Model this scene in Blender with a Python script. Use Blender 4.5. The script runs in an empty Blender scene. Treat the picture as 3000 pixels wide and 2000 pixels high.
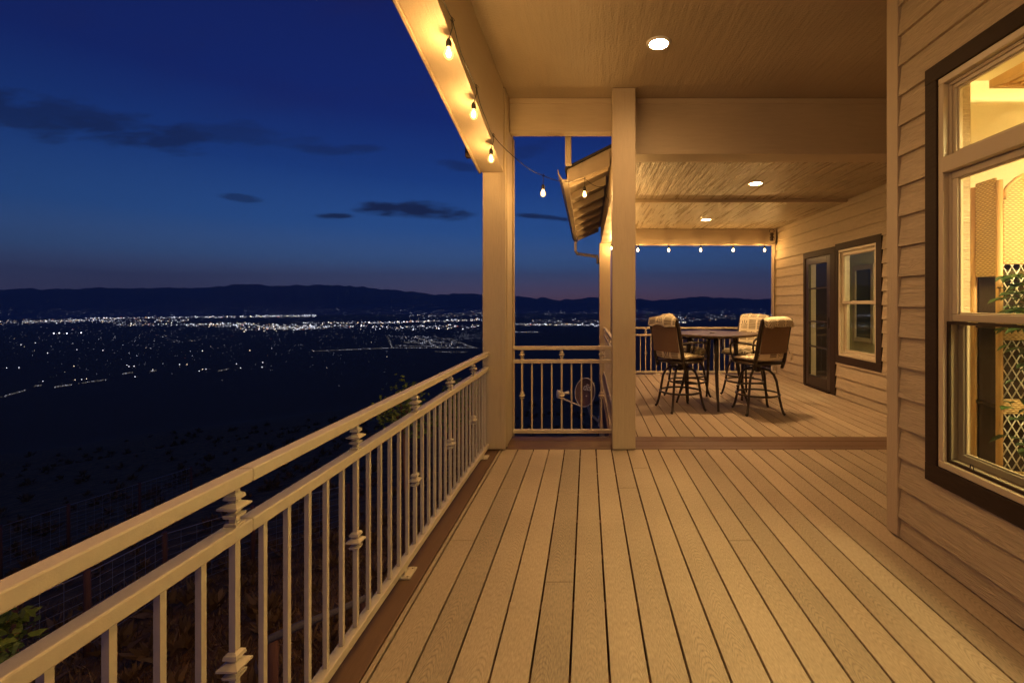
import bpy, math, random
from mathutils import Vector, Matrix, noise
random.seed(7)
S = bpy.context.scene
COL = S.collection
R = math.radians
F, VU, VV, CH = 1333.0, 1720.0, 890.0, 1.352     # lens (px of a 3000 wide frame), vanishing point, eye height

# ---------------------------------------------------------------- camera
cam = bpy.data.cameras.new('camera'); co = bpy.data.objects.new('camera', cam); COL.objects.link(co)
co.location = (0, 0, CH); co.rotation_euler = (R(90), 0, 0)
cam.lens = 16; cam.sensor_width = 36; cam.shift_x = -220/3000; cam.shift_y = -110/3000
cam.clip_start = 0.05; cam.clip_end = 90000
S.camera = co
S.view_settings.view_transform = 'Standard'; S.view_settings.look = 'None'
S.view_settings.exposure = 0.0; S.view_settings.gamma = 1.0
BULB_E, CAN_E, ROOM_E, FAR_ROOM_E = 1050, 560, 150, 14
WARM = (1.0, 0.59, 0.25)

# ---------------------------------------------------------------- dusk sky
W = bpy.data.worlds.new('World'); S.world = W; W.use_nodes = True
def world():
    nt = W.node_tree; N = nt.nodes; L = nt.links; N.clear()
    def m(op, a, b=None, c=None, clamp=False):
        n = N.new('ShaderNodeMath'); n.operation = op; n.use_clamp = clamp
        for i, v in enumerate((a, b, c)):
            if v is None: continue
            if isinstance(v, (int, float)): n.inputs[i].default_value = v
            else: L.new(v, n.inputs[i])
        return n.outputs[0]
    tc = N.new('ShaderNodeTexCoord'); sp = N.new('ShaderNodeSeparateXYZ'); L.new(tc.outputs['Generated'], sp.inputs[0])
    x, y, z = sp.outputs
    cr = N.new('ShaderNodeValToRGB'); L.new(z, cr.inputs[0]); r = cr.color_ramp
    pts = [(0.0, (.130, .125, .235)), (.022, (.175, .172, .330)), (.05, (.142, .185, .385)), (.085, (.080, .170, .415)),
           (.15, (.031, .110, .365)), (.25, (.0115, .052, .250)), (.36, (.0070, .0225, .165)), (.55, (.0065, .0150, .125)), (1, (.006, .012, .11))]
    r.elements[0].position = 0; r.elements[1].position = 1
    for p, c in pts[1:-1]: r.elements.new(p)
    for e, (p, c) in zip(r.elements, pts): e.position = p; e.color = (*c, 1)
    # a red afterglow low over the place where the sun went down
    la = N.new('ShaderNodeVectorMath'); la.operation = 'DOT_PRODUCT'; L.new(tc.outputs['Generated'], la.inputs[0]); la.inputs[1].default_value = (.08, .9968, 0)
    rg = m('MULTIPLY', m('POWER', m('MAXIMUM', la.outputs['Value'], 0), 12), m('POWER', m('SUBTRACT', 1, m('MULTIPLY', m('ABSOLUTE', z), 13), clamp=True), 1.5))
    rm = N.new('ShaderNodeMix'); rm.data_type = 'RGBA'; L.new(m('MULTIPLY', rg, .75), rm.inputs[0]); L.new(cr.outputs[0], rm.inputs[6]); rm.inputs[7].default_value = (.32, .125, .120, 1)
    # brightest over the place where the sun went down, darker round to the left
    ln = N.new('ShaderNodeVectorMath'); ln.operation = 'DOT_PRODUCT'; L.new(tc.outputs['Generated'], ln.inputs[0]); ln.inputs[1].default_value = Vector((-.22, .97, 0)).normalized()
    g = m('MULTIPLY_ADD', m('POWER', m('MAXIMUM', ln.outputs['Value'], 0), 2.2), .62, .48)
    # clouds as streaks at their own azimuth and height
    yy = m('MAXIMUM', y, .02); a = m('DIVIDE', x, yy); e = m('DIVIDE', z, yy)
    cb = N.new('ShaderNodeCombineXYZ'); L.new(a, cb.inputs[0]); L.new(m('MULTIPLY', e, 3.6), cb.inputs[1])
    nz = N.new('ShaderNodeTexNoise'); nz.inputs['Scale'].default_value = 7; nz.inputs['Detail'].default_value = 8; nz.inputs['Roughness'].default_value = .62; L.new(cb.outputs[0], nz.inputs['Vector'])
    nn = m('MULTIPLY_ADD', nz.outputs['Fac'], 5.2, -2.6)
    tot = None
    for (ca, ce, ra, re, tl, st) in [(-1.22, .415, .34, .055, -.13, .6), (-1.02, .375, .30, .034, -.12, .68), (-.372, .206, .17, .021, -.07, 1.0), (-.34, .212, .10, .013, -.03, .7),
                                     (-.553, .192, .045, .008, -.02, .95), (-.754, .232, .05, .009, -.1, .6), (-.108, .191, .08, .007, -.09, .9),
                                     (-.276, .30, .06, .014, -.2, .5), (-.525, .34, .09, .014, 0, .45), (-.79, .37, .22, .03, -.05, .4), (-.15, .33, .1, .02, .2, .35)]:
        da = m('SUBTRACT', a, ca); de = m('SUBTRACT', m('SUBTRACT', e, ce), m('MULTIPLY', da, tl))
        q = m('SUBTRACT', 1, m('ADD', m('POWER', m('ABSOLUTE', m('DIVIDE', da, ra)), 2), m('POWER', m('ABSOLUTE', m('DIVIDE', de, re)), 2)))
        q = m('MULTIPLY', m('MULTIPLY', m('ADD', q, nn), 1.1, clamp=True), st)
        tot = q if tot is None else m('MAXIMUM', tot, q)
    tot = m('MULTIPLY', tot, m('GREATER_THAN', y, .02))
    # thin high veil, slightly purple
    nz2 = N.new('ShaderNodeTexNoise'); nz2.inputs['Scale'].default_value = 2.3; nz2.inputs['Detail'].default_value = 4; L.new(cb.outputs[0], nz2.inputs['Vector'])
    v2 = m('MULTIPLY', m('MULTIPLY_ADD', nz2.outputs['Fac'], 4, -1.9, clamp=True), m('MULTIPLY_ADD', z, 3.2, -.75, clamp=True))
    mv = N.new('ShaderNodeMix'); mv.data_type = 'RGBA'; L.new(m('MULTIPLY', v2, .5), mv.inputs[0]); L.new(rm.outputs[2], mv.inputs[6]); mv.inputs[7].default_value = (.017, .014, .08, 1)
    mx = N.new('ShaderNodeMix'); mx.data_type = 'RGBA'; L.new(m('MULTIPLY', tot, .9), mx.inputs[0]); L.new(mv.outputs[2], mx.inputs[6]); mx.inputs[7].default_value = (.0085, .0135, .048, 1)
    sc = N.new('ShaderNodeVectorMath'); sc.operation = 'SCALE'; L.new(mx.outputs[2], sc.inputs[0]); L.new(g, sc.inputs['Scale'])
    bg = N.new('ShaderNodeBackground'); L.new(sc.outputs[0], bg.inputs[0]); bg.inputs[1].default_value = 1
    o = N.new('ShaderNodeOutputWorld'); L.new(bg.outputs[0], o.inputs[0])
world()

# ---------------------------------------------------------------- helpers
def P(u, v, d):            # a point of the photograph at distance d
    return Vector(((u-VU)*d/F, d, CH-(v-VV)*d/F))
def tag(o, label=None, cat=None, group=None, kind=None):
    if label: o['label'] = label
    if cat: o['category'] = cat
    if group: o['group'] = group
    if kind: o['kind'] = kind
    return o
def empty(name, loc=(0, 0, 0), label=None, cat=None, group=None):
    o = bpy.data.objects.new(name, None); COL.objects.link(o); o.location = loc; o.empty_display_size = .1
    return tag(o, label, cat, group)
def origin(o):
    v = Vector((0, 0, 0))
    while o: v += Vector(o.location); o = o.parent
    return v
class MB:
    def __init__(s): s.v = []; s.f = []; s.sm = []
    def quad(s, *p):
        i = len(s.v); s.v += [Vector(q) for q in p]; s.f.append(tuple(range(i, i+len(p)))); s.sm.append(False)
    def box(s, x0, x1, y0, y1, z0, z1):
        i = len(s.v); s.v += [Vector((x, y, z)) for z in (z0, z1) for y in (y0, y1) for x in (x0, x1)]
        for f in ((0, 2, 3, 1), (4, 5, 7, 6), (0, 1, 5, 4), (2, 6, 7, 3), (0, 4, 6, 2), (1, 3, 7, 5)): s.f.append(tuple(i+k for k in f)); s.sm.append(False)
        return s
    def prism(s, a, b):     # two matching loops
        i = len(s.v); n = len(a); s.v += [Vector(q) for q in a]+[Vector(q) for q in b]
        s.f.append(tuple(reversed(range(i, i+n)))); s.f.append(tuple(range(i+n, i+2*n))); s.sm += [False, False]
        for k in range(n): s.f.append((i+k, i+(k+1) % n, i+n+(k+1) % n, i+n+k)); s.sm.append(False)
        return s
    def tube(s, pts, r, n=8, closed=False, ry=None):
        pts = [Vector(p) for p in pts]; m = len(pts); i = len(s.v)
        rr = r if isinstance(r, (list, tuple)) else [r]*m
        up = None
        for k, p in enumerate(pts):
            t = (pts[(k+1) % m]-pts[k-1]) if closed else (pts[min(k+1, m-1)]-pts[max(k-1, 0)])
            t.normalize()
            if up is None: up = Vector((0, 0, 1)) if abs(t.z) < .9 else Vector((1, 0, 0))
            a = up-t*up.dot(t); a.normalize(); up = a; b = t.cross(a)
            for j in range(n):
                w = 2*math.pi*j/n+math.pi/n; s.v.append(p+a*rr[k]*math.cos(w)*(1 if ry is None else ry)+b*rr[k]*math.sin(w))
        for k in range(m if closed else m-1):
            for j in range(n):
                k2 = (k+1) % m; s.f.append((i+k*n+j, i+k*n+(j+1) % n, i+k2*n+(j+1) % n, i+k2*n+j)); s.sm.append(n > 4)
        if not closed:
            s.f.append(tuple(i+j for j in reversed(range(n)))); s.f.append(tuple(i+(m-1)*n+j for j in range(n))); s.sm += [False, False]
        return s
    def lathe(s, c, prof, n=12, sq=False, smooth=True):
        i = len(s.v); c = Vector(c); m = len(prof)
        for (r, z) in prof:
            for j in range(n):
                w = 2*math.pi*(j+.5)/n; k = 1.4142 if sq else 1
                s.v.append(c+Vector((r*k*math.cos(w), r*k*math.sin(w), z)))
        for k in range(m-1):
            for j in range(n): s.f.append((i+k*n+j, i+k*n+(j+1) % n, i+(k+1)*n+(j+1) % n, i+(k+1)*n+j)); s.sm.append(smooth)
        s.f.append(tuple(i+j for j in reversed(range(n)))); s.f.append(tuple(i+(m-1)*n+j for j in range(n))); s.sm += [False, False]
        return s
    def build(s, name, mat, parent=None, bevel=0, seg=2, sub=0):
        org = origin(parent) if parent else Vector((0, 0, 0))
        me = bpy.data.meshes.new(name); me.from_pydata([v-org for v in s.v], [], s.f)
        me.polygons.foreach_set('use_smooth', s.sm); me.materials.append(mat); me.update()
        o = bpy.data.objects.new(name, me); COL.objects.link(o)
        if parent: o.parent = parent
        if bevel:
            b = o.modifiers.new('bevel', 'BEVEL'); b.width = bevel; b.segments = seg; b.limit_method = 'ANGLE'; b.angle_limit = R(40); b.use_clamp_overlap = True
        if sub:
            b = o.modifiers.new('sub', 'SUBSURF'); b.levels = sub; b.render_levels = sub
        return o
def BX(name, mat, parent, *c, bevel=.003): return MB().box(*c).build(name, mat, parent, bevel)
def copy_tree(o, parent=None):
    c = o.copy(); COL.objects.link(c); c.parent = parent
    for ch in list(o.children): copy_tree(ch, c)
    return c

# ---------------------------------------------------------------- materials
def mat(name, base, rough=.5, metal=0, spec=.5):
    m = bpy.data.materials.new(name); m.use_nodes = True
    b = m.node_tree.nodes['Principled BSDF']; b.inputs['Base Color'].default_value = (*base, 1)
    b.inputs['Roughness'].default_value = rough; b.inputs['Metallic'].default_value = metal; b.inputs['Specular IOR Level'].default_value = spec
    return m, m.node_tree.nodes, m.node_tree.links, b
def textured(name, base, rough=.5, scale=(1, 1, 1), var=.12, bump=.3, dist=.004, nscale=8, detail=6, fine=0, spec=.4, rvar=0, speck=0):
    m, N, L, b = mat(name, base, rough, spec=spec)
    tc = N.new('ShaderNodeTexCoord'); mp = N.new('ShaderNodeMapping'); mp.inputs['Scale'].default_value = scale
    L.new(tc.outputs['Object'], mp.inputs[0])
    n = N.new('ShaderNodeTexNoise'); n.inputs['Scale'].default_value = nscale; n.inputs['Detail'].default_value = detail; n.inputs['Roughness'].default_value = .6; L.new(mp.outputs[0], n.inputs['Vector'])
    n2 = N.new('ShaderNodeTexNoise'); n2.inputs['Scale'].default_value = 1.3; n2.inputs['Detail'].default_value = 4; L.new(tc.outputs['Object'], n2.inputs['Vector'])
    ad = N.new('ShaderNodeMath'); ad.operation = 'ADD'; L.new(n.outputs[0], ad.inputs[0]); L.new(n2.outputs[0], ad.inputs[1])
    cr = N.new('ShaderNodeMapRange'); L.new(ad.outputs[0], cr.inputs[0]); cr.inputs[1].default_value = .6; cr.inputs[2].default_value = 1.4; cr.inputs[3].default_value = 1-var; cr.inputs[4].default_value = 1+var
    v = N.new('ShaderNodeVectorMath'); v.operation = 'SCALE'; v.inputs[0].default_value = base; L.new(cr.outputs[0], v.inputs['Scale'])
    L.new(v.outputs[0], b.inputs['Base Color'])
    h = n.outputs[0]
    if fine:
        n3 = N.new('ShaderNodeTexNoise'); n3.inputs['Scale'].default_value = fine; n3.inputs['Detail'].default_value = 3; L.new(tc.outputs['Object'], n3.inputs['Vector'])
        a2 = N.new('ShaderNodeMath'); a2.operation = 'MULTIPLY_ADD'; L.new(n3.outputs[0], a2.inputs[0]); a2.inputs[1].default_value = .5; L.new(h, a2.inputs[2]); h = a2.outputs[0]
    bp = N.new('ShaderNodeBump'); bp.inputs['Strength'].default_value = bump; bp.inputs['Distance'].default_value = dist; L.new(h, bp.inputs['Height']); L.new(bp.outputs[0], b.inputs['Normal'])
    if rvar:
        r = N.new('ShaderNodeMapRange'); L.new(n.outputs[0], r.inputs[0]); r.inputs[1].default_value = .3; r.inputs[2].default_value = .7; r.inputs[3].default_value = rough-rvar; r.inputs[4].default_value = rough+rvar; L.new(r.outputs[0], b.inputs['Roughness'])
    return m
TAN = (.46, .365, .25)
M = {}
M['post'] = textured('painted_post', TAN, .55, (14, 14, 1.2), .10, .5, .005, 6, fine=120, rvar=.1)
M['beam_y'] = textured('painted_beam_long', TAN, .5, (12, 1.0, 12), .10, .5, .005, 6, fine=110, rvar=.12)
M['beam_x'] = textured('painted_beam_cross', TAN, .55, (1.0, 12, 12), .10, .5, .005, 6, fine=110, rvar=.1)
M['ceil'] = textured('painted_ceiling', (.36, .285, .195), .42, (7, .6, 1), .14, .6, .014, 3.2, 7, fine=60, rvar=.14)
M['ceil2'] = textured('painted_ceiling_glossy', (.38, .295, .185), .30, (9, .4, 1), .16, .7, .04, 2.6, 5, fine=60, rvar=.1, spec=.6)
M['trim'] = textured('painted_trim', (.50, .41, .29), .5, (3, 3, 3), .06, .3, .003, 10, fine=150)
M['rail'] = textured('powder_coated_rail', (.53, .45, .345), .42, (1, 1, 1), .10, .25, .0015, 40, fine=300, spec=.45)
M['brown'] = textured('brown_border_board', (.115, .062, .036), .5, (10, 1.2, 10), .22, .4, .003, 8)
M['brownx'] = textured('brown_border_board_cross', (.125, .067, .038), .5, (1.2, 12, 10), .22, .4, .003, 8)
M['casing'] = textured('dark_brown_casing', (.034, .019, .012), .6, (8, 2, 8), .3, .6, .005, 9, spec=.22)
M['vinyl'] = textured('tan_vinyl', (.52, .43, .30), .35, (1, 1, 1), .03, .05, .001, 20)
M['bronze'] = textured('dark_bronze_metal', (.035, .022, .014), .4, (1, 1, 1), .2, .2, .001, 60, spec=.5)
M['sling'] = textured('brown_sling_fabric', (.20, .12, .07), .6, (300, 300, 300), .15, .4, .001, 1)
M['black'] = mat('black_rubber', (.012, .011, .010), .5)[0]
M['steel'] = mat('galvanised_wire', (.55, .5, .45), .5, .2)[0]
M['white'] = mat('white_plastic', (.75, .72, .66), .4)[0]
M['plaster'] = textured('room_wall', (.78, .70, .50), .8, (1, 1, 1), .03, .1, .001, 60)
M['plaster2'] = textured('far_room_wall', (.62, .60, .38), .8, (1, 1, 1), .04, .1, .001, 60)
M['floor_in'] = textured('room_floor', (.25, .15, .08), .5, (1, 12, 1), .2, .1, .001, 6)
M['wood'] = textured('pale_wood', (.55, .33, .14), .45, (20, 2, 2), .2, .2, .002, 5)
M['oldwood'] = textured('weathered_wood', (.24, .11, .065), .8, (14, 14, 1), .3, .6, .01, 6)
M['paleold'] = textured('weathered_rail_wood', (.24, .20, .15), .8, (14, 14, 14), .3, .6, .01, 4)
M['shingle'] = textured('roof_shingle', (.05, .045, .04), .9, (6, 6, 6), .3, .6, .01, 8)
M['dish'] = textured('dish_face', (.17, .10, .085), .5, (1, 1, 1), .08, .1, .001, 10)
M['dishgrey'] = mat('dish_grey', (.62, .58, .54), .5)[0]
M['ground'] = textured('dry_hillside', (.32, .165, .040), .95, (1, 1, 1), .75, 1, .15, 1.7, 12, fine=9)
M['mount'] = textured('far_mountain', (.24, .25, .26), 1.0, (.0006, .0006, .0006), .25, .3, 60, 4, 8)
M['glassdark'] = mat('dark_inner_glass', (.01, .012, .02), .05)[0]
M['outlet'] = mat('outlet_plastic', (.45, .37, .26), .5)[0]

def emis(name, col, st, light=True):
    m = bpy.data.materials.new(name); m.use_nodes = True; N = m.node_tree.nodes; N.clear()
    e = N.new('ShaderNodeEmission'); e.inputs[0].default_value = (*col, 1); e.inputs[1].default_value = st
    o = N.new('ShaderNodeOutputMaterial'); m.node_tree.links.new(e.outputs[0], o.inputs[0])
    m.cycles.emission_sampling = 'AUTO' if light else 'NONE'
    return m
M['bulb'] = emis('lit_filament_bulb', (1.0, .60, .22), BULB_E)
def shell():
    m = bpy.data.materials.new('amber_bulb_glass'); m.use_nodes = True; N = m.node_tree.nodes; L = m.node_tree.links; N.clear()
    t = N.new('ShaderNodeBsdfTransparent'); t.inputs[0].default_value = (1, .93, .8, 1); e = N.new('ShaderNodeEmission'); e.inputs[0].default_value = (1, .62, .2, 1); e.inputs[1].default_value = .9
    a = N.new('ShaderNodeAddShader'); L.new(t.outputs[0], a.inputs[0]); L.new(e.outputs[0], a.inputs[1]); o = N.new('ShaderNodeOutputMaterial'); L.new(a.outputs[0], o.inputs[0]); m.cycles.emission_sampling = 'NONE'; return m
M['shell'] = shell()
def canlens(E):      # a reflector fitting throws most of its light straight down
    m = emis('lit_downlight', WARM, 1); N = m.node_tree.nodes; L = m.node_tree.links
    g = N.new('ShaderNodeNewGeometry'); d = N.new('ShaderNodeVectorMath'); d.operation = 'DOT_PRODUCT'; L.new(g.outputs['Incoming'], d.inputs[0]); L.new(g.outputs['Normal'], d.inputs[1])
    a = N.new('ShaderNodeMath'); a.operation = 'MAXIMUM'; L.new(d.outputs['Value'], a.inputs[0]); a.inputs[1].default_value = .02
    p = N.new('ShaderNodeMath'); p.operation = 'POWER'; L.new(a.outputs[0], p.inputs[0]); p.inputs[1].default_value = 1.5
    q = N.new('ShaderNodeMath'); q.operation = 'MULTIPLY'; L.new(p.outputs[0], q.inputs[0]); q.inputs[1].default_value = E
    L.new(q.outputs[0], [n for n in N if n.type == 'EMISSION'][0].inputs[1]); return m
M['can'], M['can_far'] = canlens(CAN_E), canlens(CAN_E*2.4)
def glass(name, tint=(1, 1, 1), dark=0):
    m = bpy.data.materials.new(name); m.use_nodes = True; N = m.node_tree.nodes; L = m.node_tree.links; N.clear()
    t = N.new('ShaderNodeBsdfTransparent'); t.inputs[0].default_value = (*tint, 1)
    g = N.new('ShaderNodeBsdfGlossy'); g.inputs['Roughness'].default_value = 0.0
    f = N.new('ShaderNodeLayerWeight'); f.inputs[0].default_value = .5
    p = N.new('ShaderNodeMath'); p.operation = 'POWER'; L.new(f.outputs['Facing'], p.inputs[0]); p.inputs[1].default_value = 4.5
    q = N.new('ShaderNodeMath'); q.operation = 'MULTIPLY_ADD'; L.new(p.outputs[0], q.inputs[0]); q.inputs[1].default_value = .85; q.inputs[2].default_value = .09
    x = N.new('ShaderNodeMixShader'); L.new(q.outputs[0], x.inputs[0]); L.new(t.outputs[0], x.inputs[1]); L.new(g.outputs[0], x.inputs[2])
    o = N.new('ShaderNodeOutputMaterial'); L.new(x.outputs[0], o.inputs[0]); return m
M['glass'] = glass('window_glass')
def screen():
    m = bpy.data.materials.new('insect_screen'); m.use_nodes = True; N = m.node_tree.nodes; L = m.node_tree.links; N.clear()
    t = N.new('ShaderNodeBsdfTransparent'); g = N.new('ShaderNodeBsdfDiffuse'); g.inputs[0].default_value = (.03, .028, .025, 1)
    x = N.new('ShaderNodeMixShader'); x.inputs[0].default_value = .45; L.new(t.outputs[0], x.inputs[1]); L.new(g.outputs[0], x.inputs[2])
    o = N.new('ShaderNodeOutputMaterial'); L.new(x.outputs[0], o.inputs[0]); return m
M['screen'] = screen()

def deckmat():
    m, N, L, b = mat('composite_decking', (.36, .26, .17), .62, spec=.35)
    def ma(op, *a, clamp=False):
        n = N.new('ShaderNodeMath'); n.operation = op; n.use_clamp = clamp
        for i, v in enumerate(a):
            if isinstance(v, (int, float)): n.inputs[i].default_value = v
            else: L.new(v, n.inputs[i])
        return n.outputs[0]
    tc = N.new('ShaderNodeTexCoord'); sp = N.new('ShaderNodeSeparateXYZ'); L.new(tc.outputs['Object'], sp.inputs[0])
    q = ma('DIVIDE', ma('ADD', sp.outputs[0], .788), .145); fl = ma('FLOOR', q); xl = ma('MULTIPLY', ma('SUBTRACT', ma('SUBTRACT', q, fl), .5), .145)
    wn = N.new('ShaderNodeTexWhiteNoise'); wn.noise_dimensions = '1D'; L.new(fl, wn.inputs['W'])
    off = ma('MULTIPLY', wn.outputs[0], 13.7)
    yy = ma('ADD', sp.outputs[1], off)
    cv = N.new('ShaderNodeCombineXYZ'); L.new(ma('MULTIPLY', sp.outputs[0], 9), cv.inputs[0]); L.new(ma('MULTIPLY', yy, 1.3), cv.inputs[1])
    n1 = N.new('ShaderNodeTexNoise'); n1.inputs['Scale'].default_value = 1; n1.inputs['Detail'].default_value = 3; L.new(cv.outputs[0], n1.inputs['Vector'])
    xo = ma('SUBTRACT', xl, ma('MULTIPLY_ADD', wn.outputs[0], .05, -.025))
    t = ma('ADD', ma('ADD', yy, ma('MULTIPLY', ma('MULTIPLY', xo, xo), 75)), ma('MULTIPLY', n1.outputs[0], .16))
    w = ma('SINE', ma('MULTIPLY', t, 2*math.pi/.030))
    w = ma('POWER', ma('MULTIPLY_ADD', w, .5, .5), 2.5)
    n2 = N.new('ShaderNodeTexNoise'); n2.inputs['Scale'].default_value = 1.1; n2.inputs['Detail'].default_value = 2
    c2 = N.new('ShaderNodeCombineXYZ'); L.new(fl, c2.inputs[0]); L.new(yy, c2.inputs[1]); L.new(c2.outputs[0], n2.inputs['Vector'])
    w = ma('MULTIPLY', w, ma('MULTIPLY_ADD', n2.outputs[0], 4, -1.3, clamp=True))
    cs = N.new('ShaderNodeCombineXYZ'); L.new(ma('MULTIPLY', sp.outputs[0], 1), cs.inputs[0]); L.new(ma('MULTIPLY', yy, .22), cs.inputs[1])
    n3 = N.new('ShaderNodeTexNoise'); n3.inputs['Scale'].default_value = 170; n3.inputs['Detail'].default_value = 4; L.new(cs.outputs[0], n3.inputs['Vector'])
    n4 = N.new('ShaderNodeTexNoise'); n4.inputs['Scale'].default_value = 1.6; n4.inputs['Detail'].default_value = 5; L.new(tc.outputs['Object'], n4.inputs['Vector'])
    br = ma('ADD', ma('ADD', .78, ma('MULTIPLY', wn.outputs[0], .26)), ma('ADD', ma('MULTIPLY_ADD', n3.outputs[0], .9, -.45), ma('MULTIPLY_ADD', n4.outputs[0], .34, -.09)))
    br = ma('SUBTRACT', br, ma('MULTIPLY', w, .24))
    v = N.new('ShaderNodeVectorMath'); v.operation = 'SCALE'; v.inputs[0].default_value = (.375, .290, .203); L.new(br, v.inputs['Scale']); L.new(v.outputs[0], b.inputs['Base Color'])
    bp = N.new('ShaderNodeBump'); bp.inputs['Strength'].default_value = .35; bp.inputs['Distance'].default_value = .002
    L.new(ma('ADD', n3.outputs[0], ma('MULTIPLY', w, -.6)), bp.inputs['Height']); L.new(bp.outputs[0], b.inputs['Normal'])
    return m
M['deck'] = deckmat()
def sidingmat():
    m, N, L, b = mat('fibre_cement_siding', (.44, .37, .28), .6, spec=.35)
    tc = N.new('ShaderNodeTexCoord'); sp = N.new('ShaderNodeSeparateXYZ'); L.new(tc.outputs['Object'], sp.inputs[0])
    def ma(op, *a):
        n = N.new('ShaderNodeMath'); n.operation = op
        for i, v in enumerate(a):
            if isinstance(v, (int, float)): n.inputs[i].default_value = v
            else: L.new(v, n.inputs[i])
        return n.outputs[0]
    row = ma('FLOOR', ma('DIVIDE', ma('SUBTRACT', sp.outputs[2], 2.719), .1729))
    cv = N.new('ShaderNodeCombineXYZ'); L.new(ma('MULTIPLY', row, 7.31), cv.inputs[0]); L.new(ma('ADD', sp.outputs[1], ma('MULTIPLY', row, 3.7)), cv.inputs[1]); L.new(ma('MULTIPLY', sp.outputs[2], 11), cv.inputs[2])
    n = N.new('ShaderNodeTexNoise'); n.inputs['Scale'].default_value = 2.6; n.inputs['Detail'].default_value = 2.5; n.inputs['Distortion'].default_value = .5; L.new(cv.outputs[0], n.inputs['Vector'])
    w = ma('MULTIPLY_ADD', ma('SINE', ma('MULTIPLY', n.outputs[0], 75)), .5, .5)
    n3 = N.new('ShaderNodeTexNoise'); n3.inputs['Scale'].default_value = 60; n3.inputs['Detail'].default_value = 4
    mp = N.new('ShaderNodeMapping'); mp.inputs['Scale'].default_value = (1, .15, 1.3); L.new(tc.outputs['Object'], mp.inputs[0]); L.new(mp.outputs[0], n3.inputs['Vector'])
    br = ma('ADD', ma('ADD', .72, ma('MULTIPLY', w, .08)), ma('MULTIPLY', n3.outputs[0], .44))
    v = N.new('ShaderNodeVectorMath'); v.operation = 'SCALE'; v.inputs[0].default_value = (.46, .365, .25); L.new(br, v.inputs['Scale']); L.new(v.outputs[0], b.inputs['Base Color'])
    bp = N.new('ShaderNodeBump'); bp.inputs['Strength'].default_value = .9; bp.inputs['Distance'].default_value = .004
    L.new(ma('ADD', ma('MULTIPLY', n3.outputs[0], .9), ma('MULTIPLY', w, .55)), bp.inputs['Height']); L.new(bp.outputs[0], b.inputs['Normal'])
    return m
M['siding'] = sidingmat()
def wickermat():
    m, N, L, b = mat('woven_wicker', (.5, .3, .12), .5)
    def ma(op, *a, clamp=False):
        n = N.new('ShaderNodeMath'); n.operation = op; n.use_clamp = clamp
        for i, v in enumerate(a):
            if isinstance(v, (int, float)): n.inputs[i].default_value = v
            else: L.new(v, n.inputs[i])
        return n.outputs[0]
    tc = N.new('ShaderNodeTexCoord'); sp = N.new('ShaderNodeSeparateXYZ'); L.new(tc.outputs['Object'], sp.inputs[0])
    nz = N.new('ShaderNodeTexNoise'); nz.inputs['Scale'].default_value = 30; L.new(tc.outputs['Object'], nz.inputs['Vector'])
    x = ma('ADD', ma('ADD', sp.outputs[0], sp.outputs[1]), ma('MULTIPLY', nz.outputs[0], .012)); z = ma('ADD', sp.outputs[2], ma('MULTIPLY', nz.outputs[0], .006))
    r = ma('DIVIDE', z, .0105); fr = ma('FRACT', r); par = ma('MULTIPLY', ma('MODULO', ma('FLOOR', r), 2), math.pi)
    over = ma('MULTIPLY_ADD', ma('SINE', ma('ADD', ma('MULTIPLY', x, 2*math.pi/.030), par)), .5, .5)
    rnd_ = ma('SINE', ma('MULTIPLY', fr, math.pi)); h = ma('MULTIPLY', ma('MULTIPLY_ADD', over, .7, .3), rnd_)
    c = N.new('ShaderNodeMix'); c.data_type = 'RGBA'; L.new(h, c.inputs[0]); c.inputs[6].default_value = (.30, .18, .07, 1); c.inputs[7].default_value = (.74, .54, .26, 1)
    L.new(c.outputs[2], b.inputs['Base Color'])
    bp = N.new('ShaderNodeBump'); bp.inputs['Strength'].default_value = .8; bp.inputs['Distance'].default_value = .004; L.new(h, bp.inputs['Height']); L.new(bp.outputs[0], b.inputs['Normal'])
    return m
M['wicker'] = wickermat()
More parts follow.
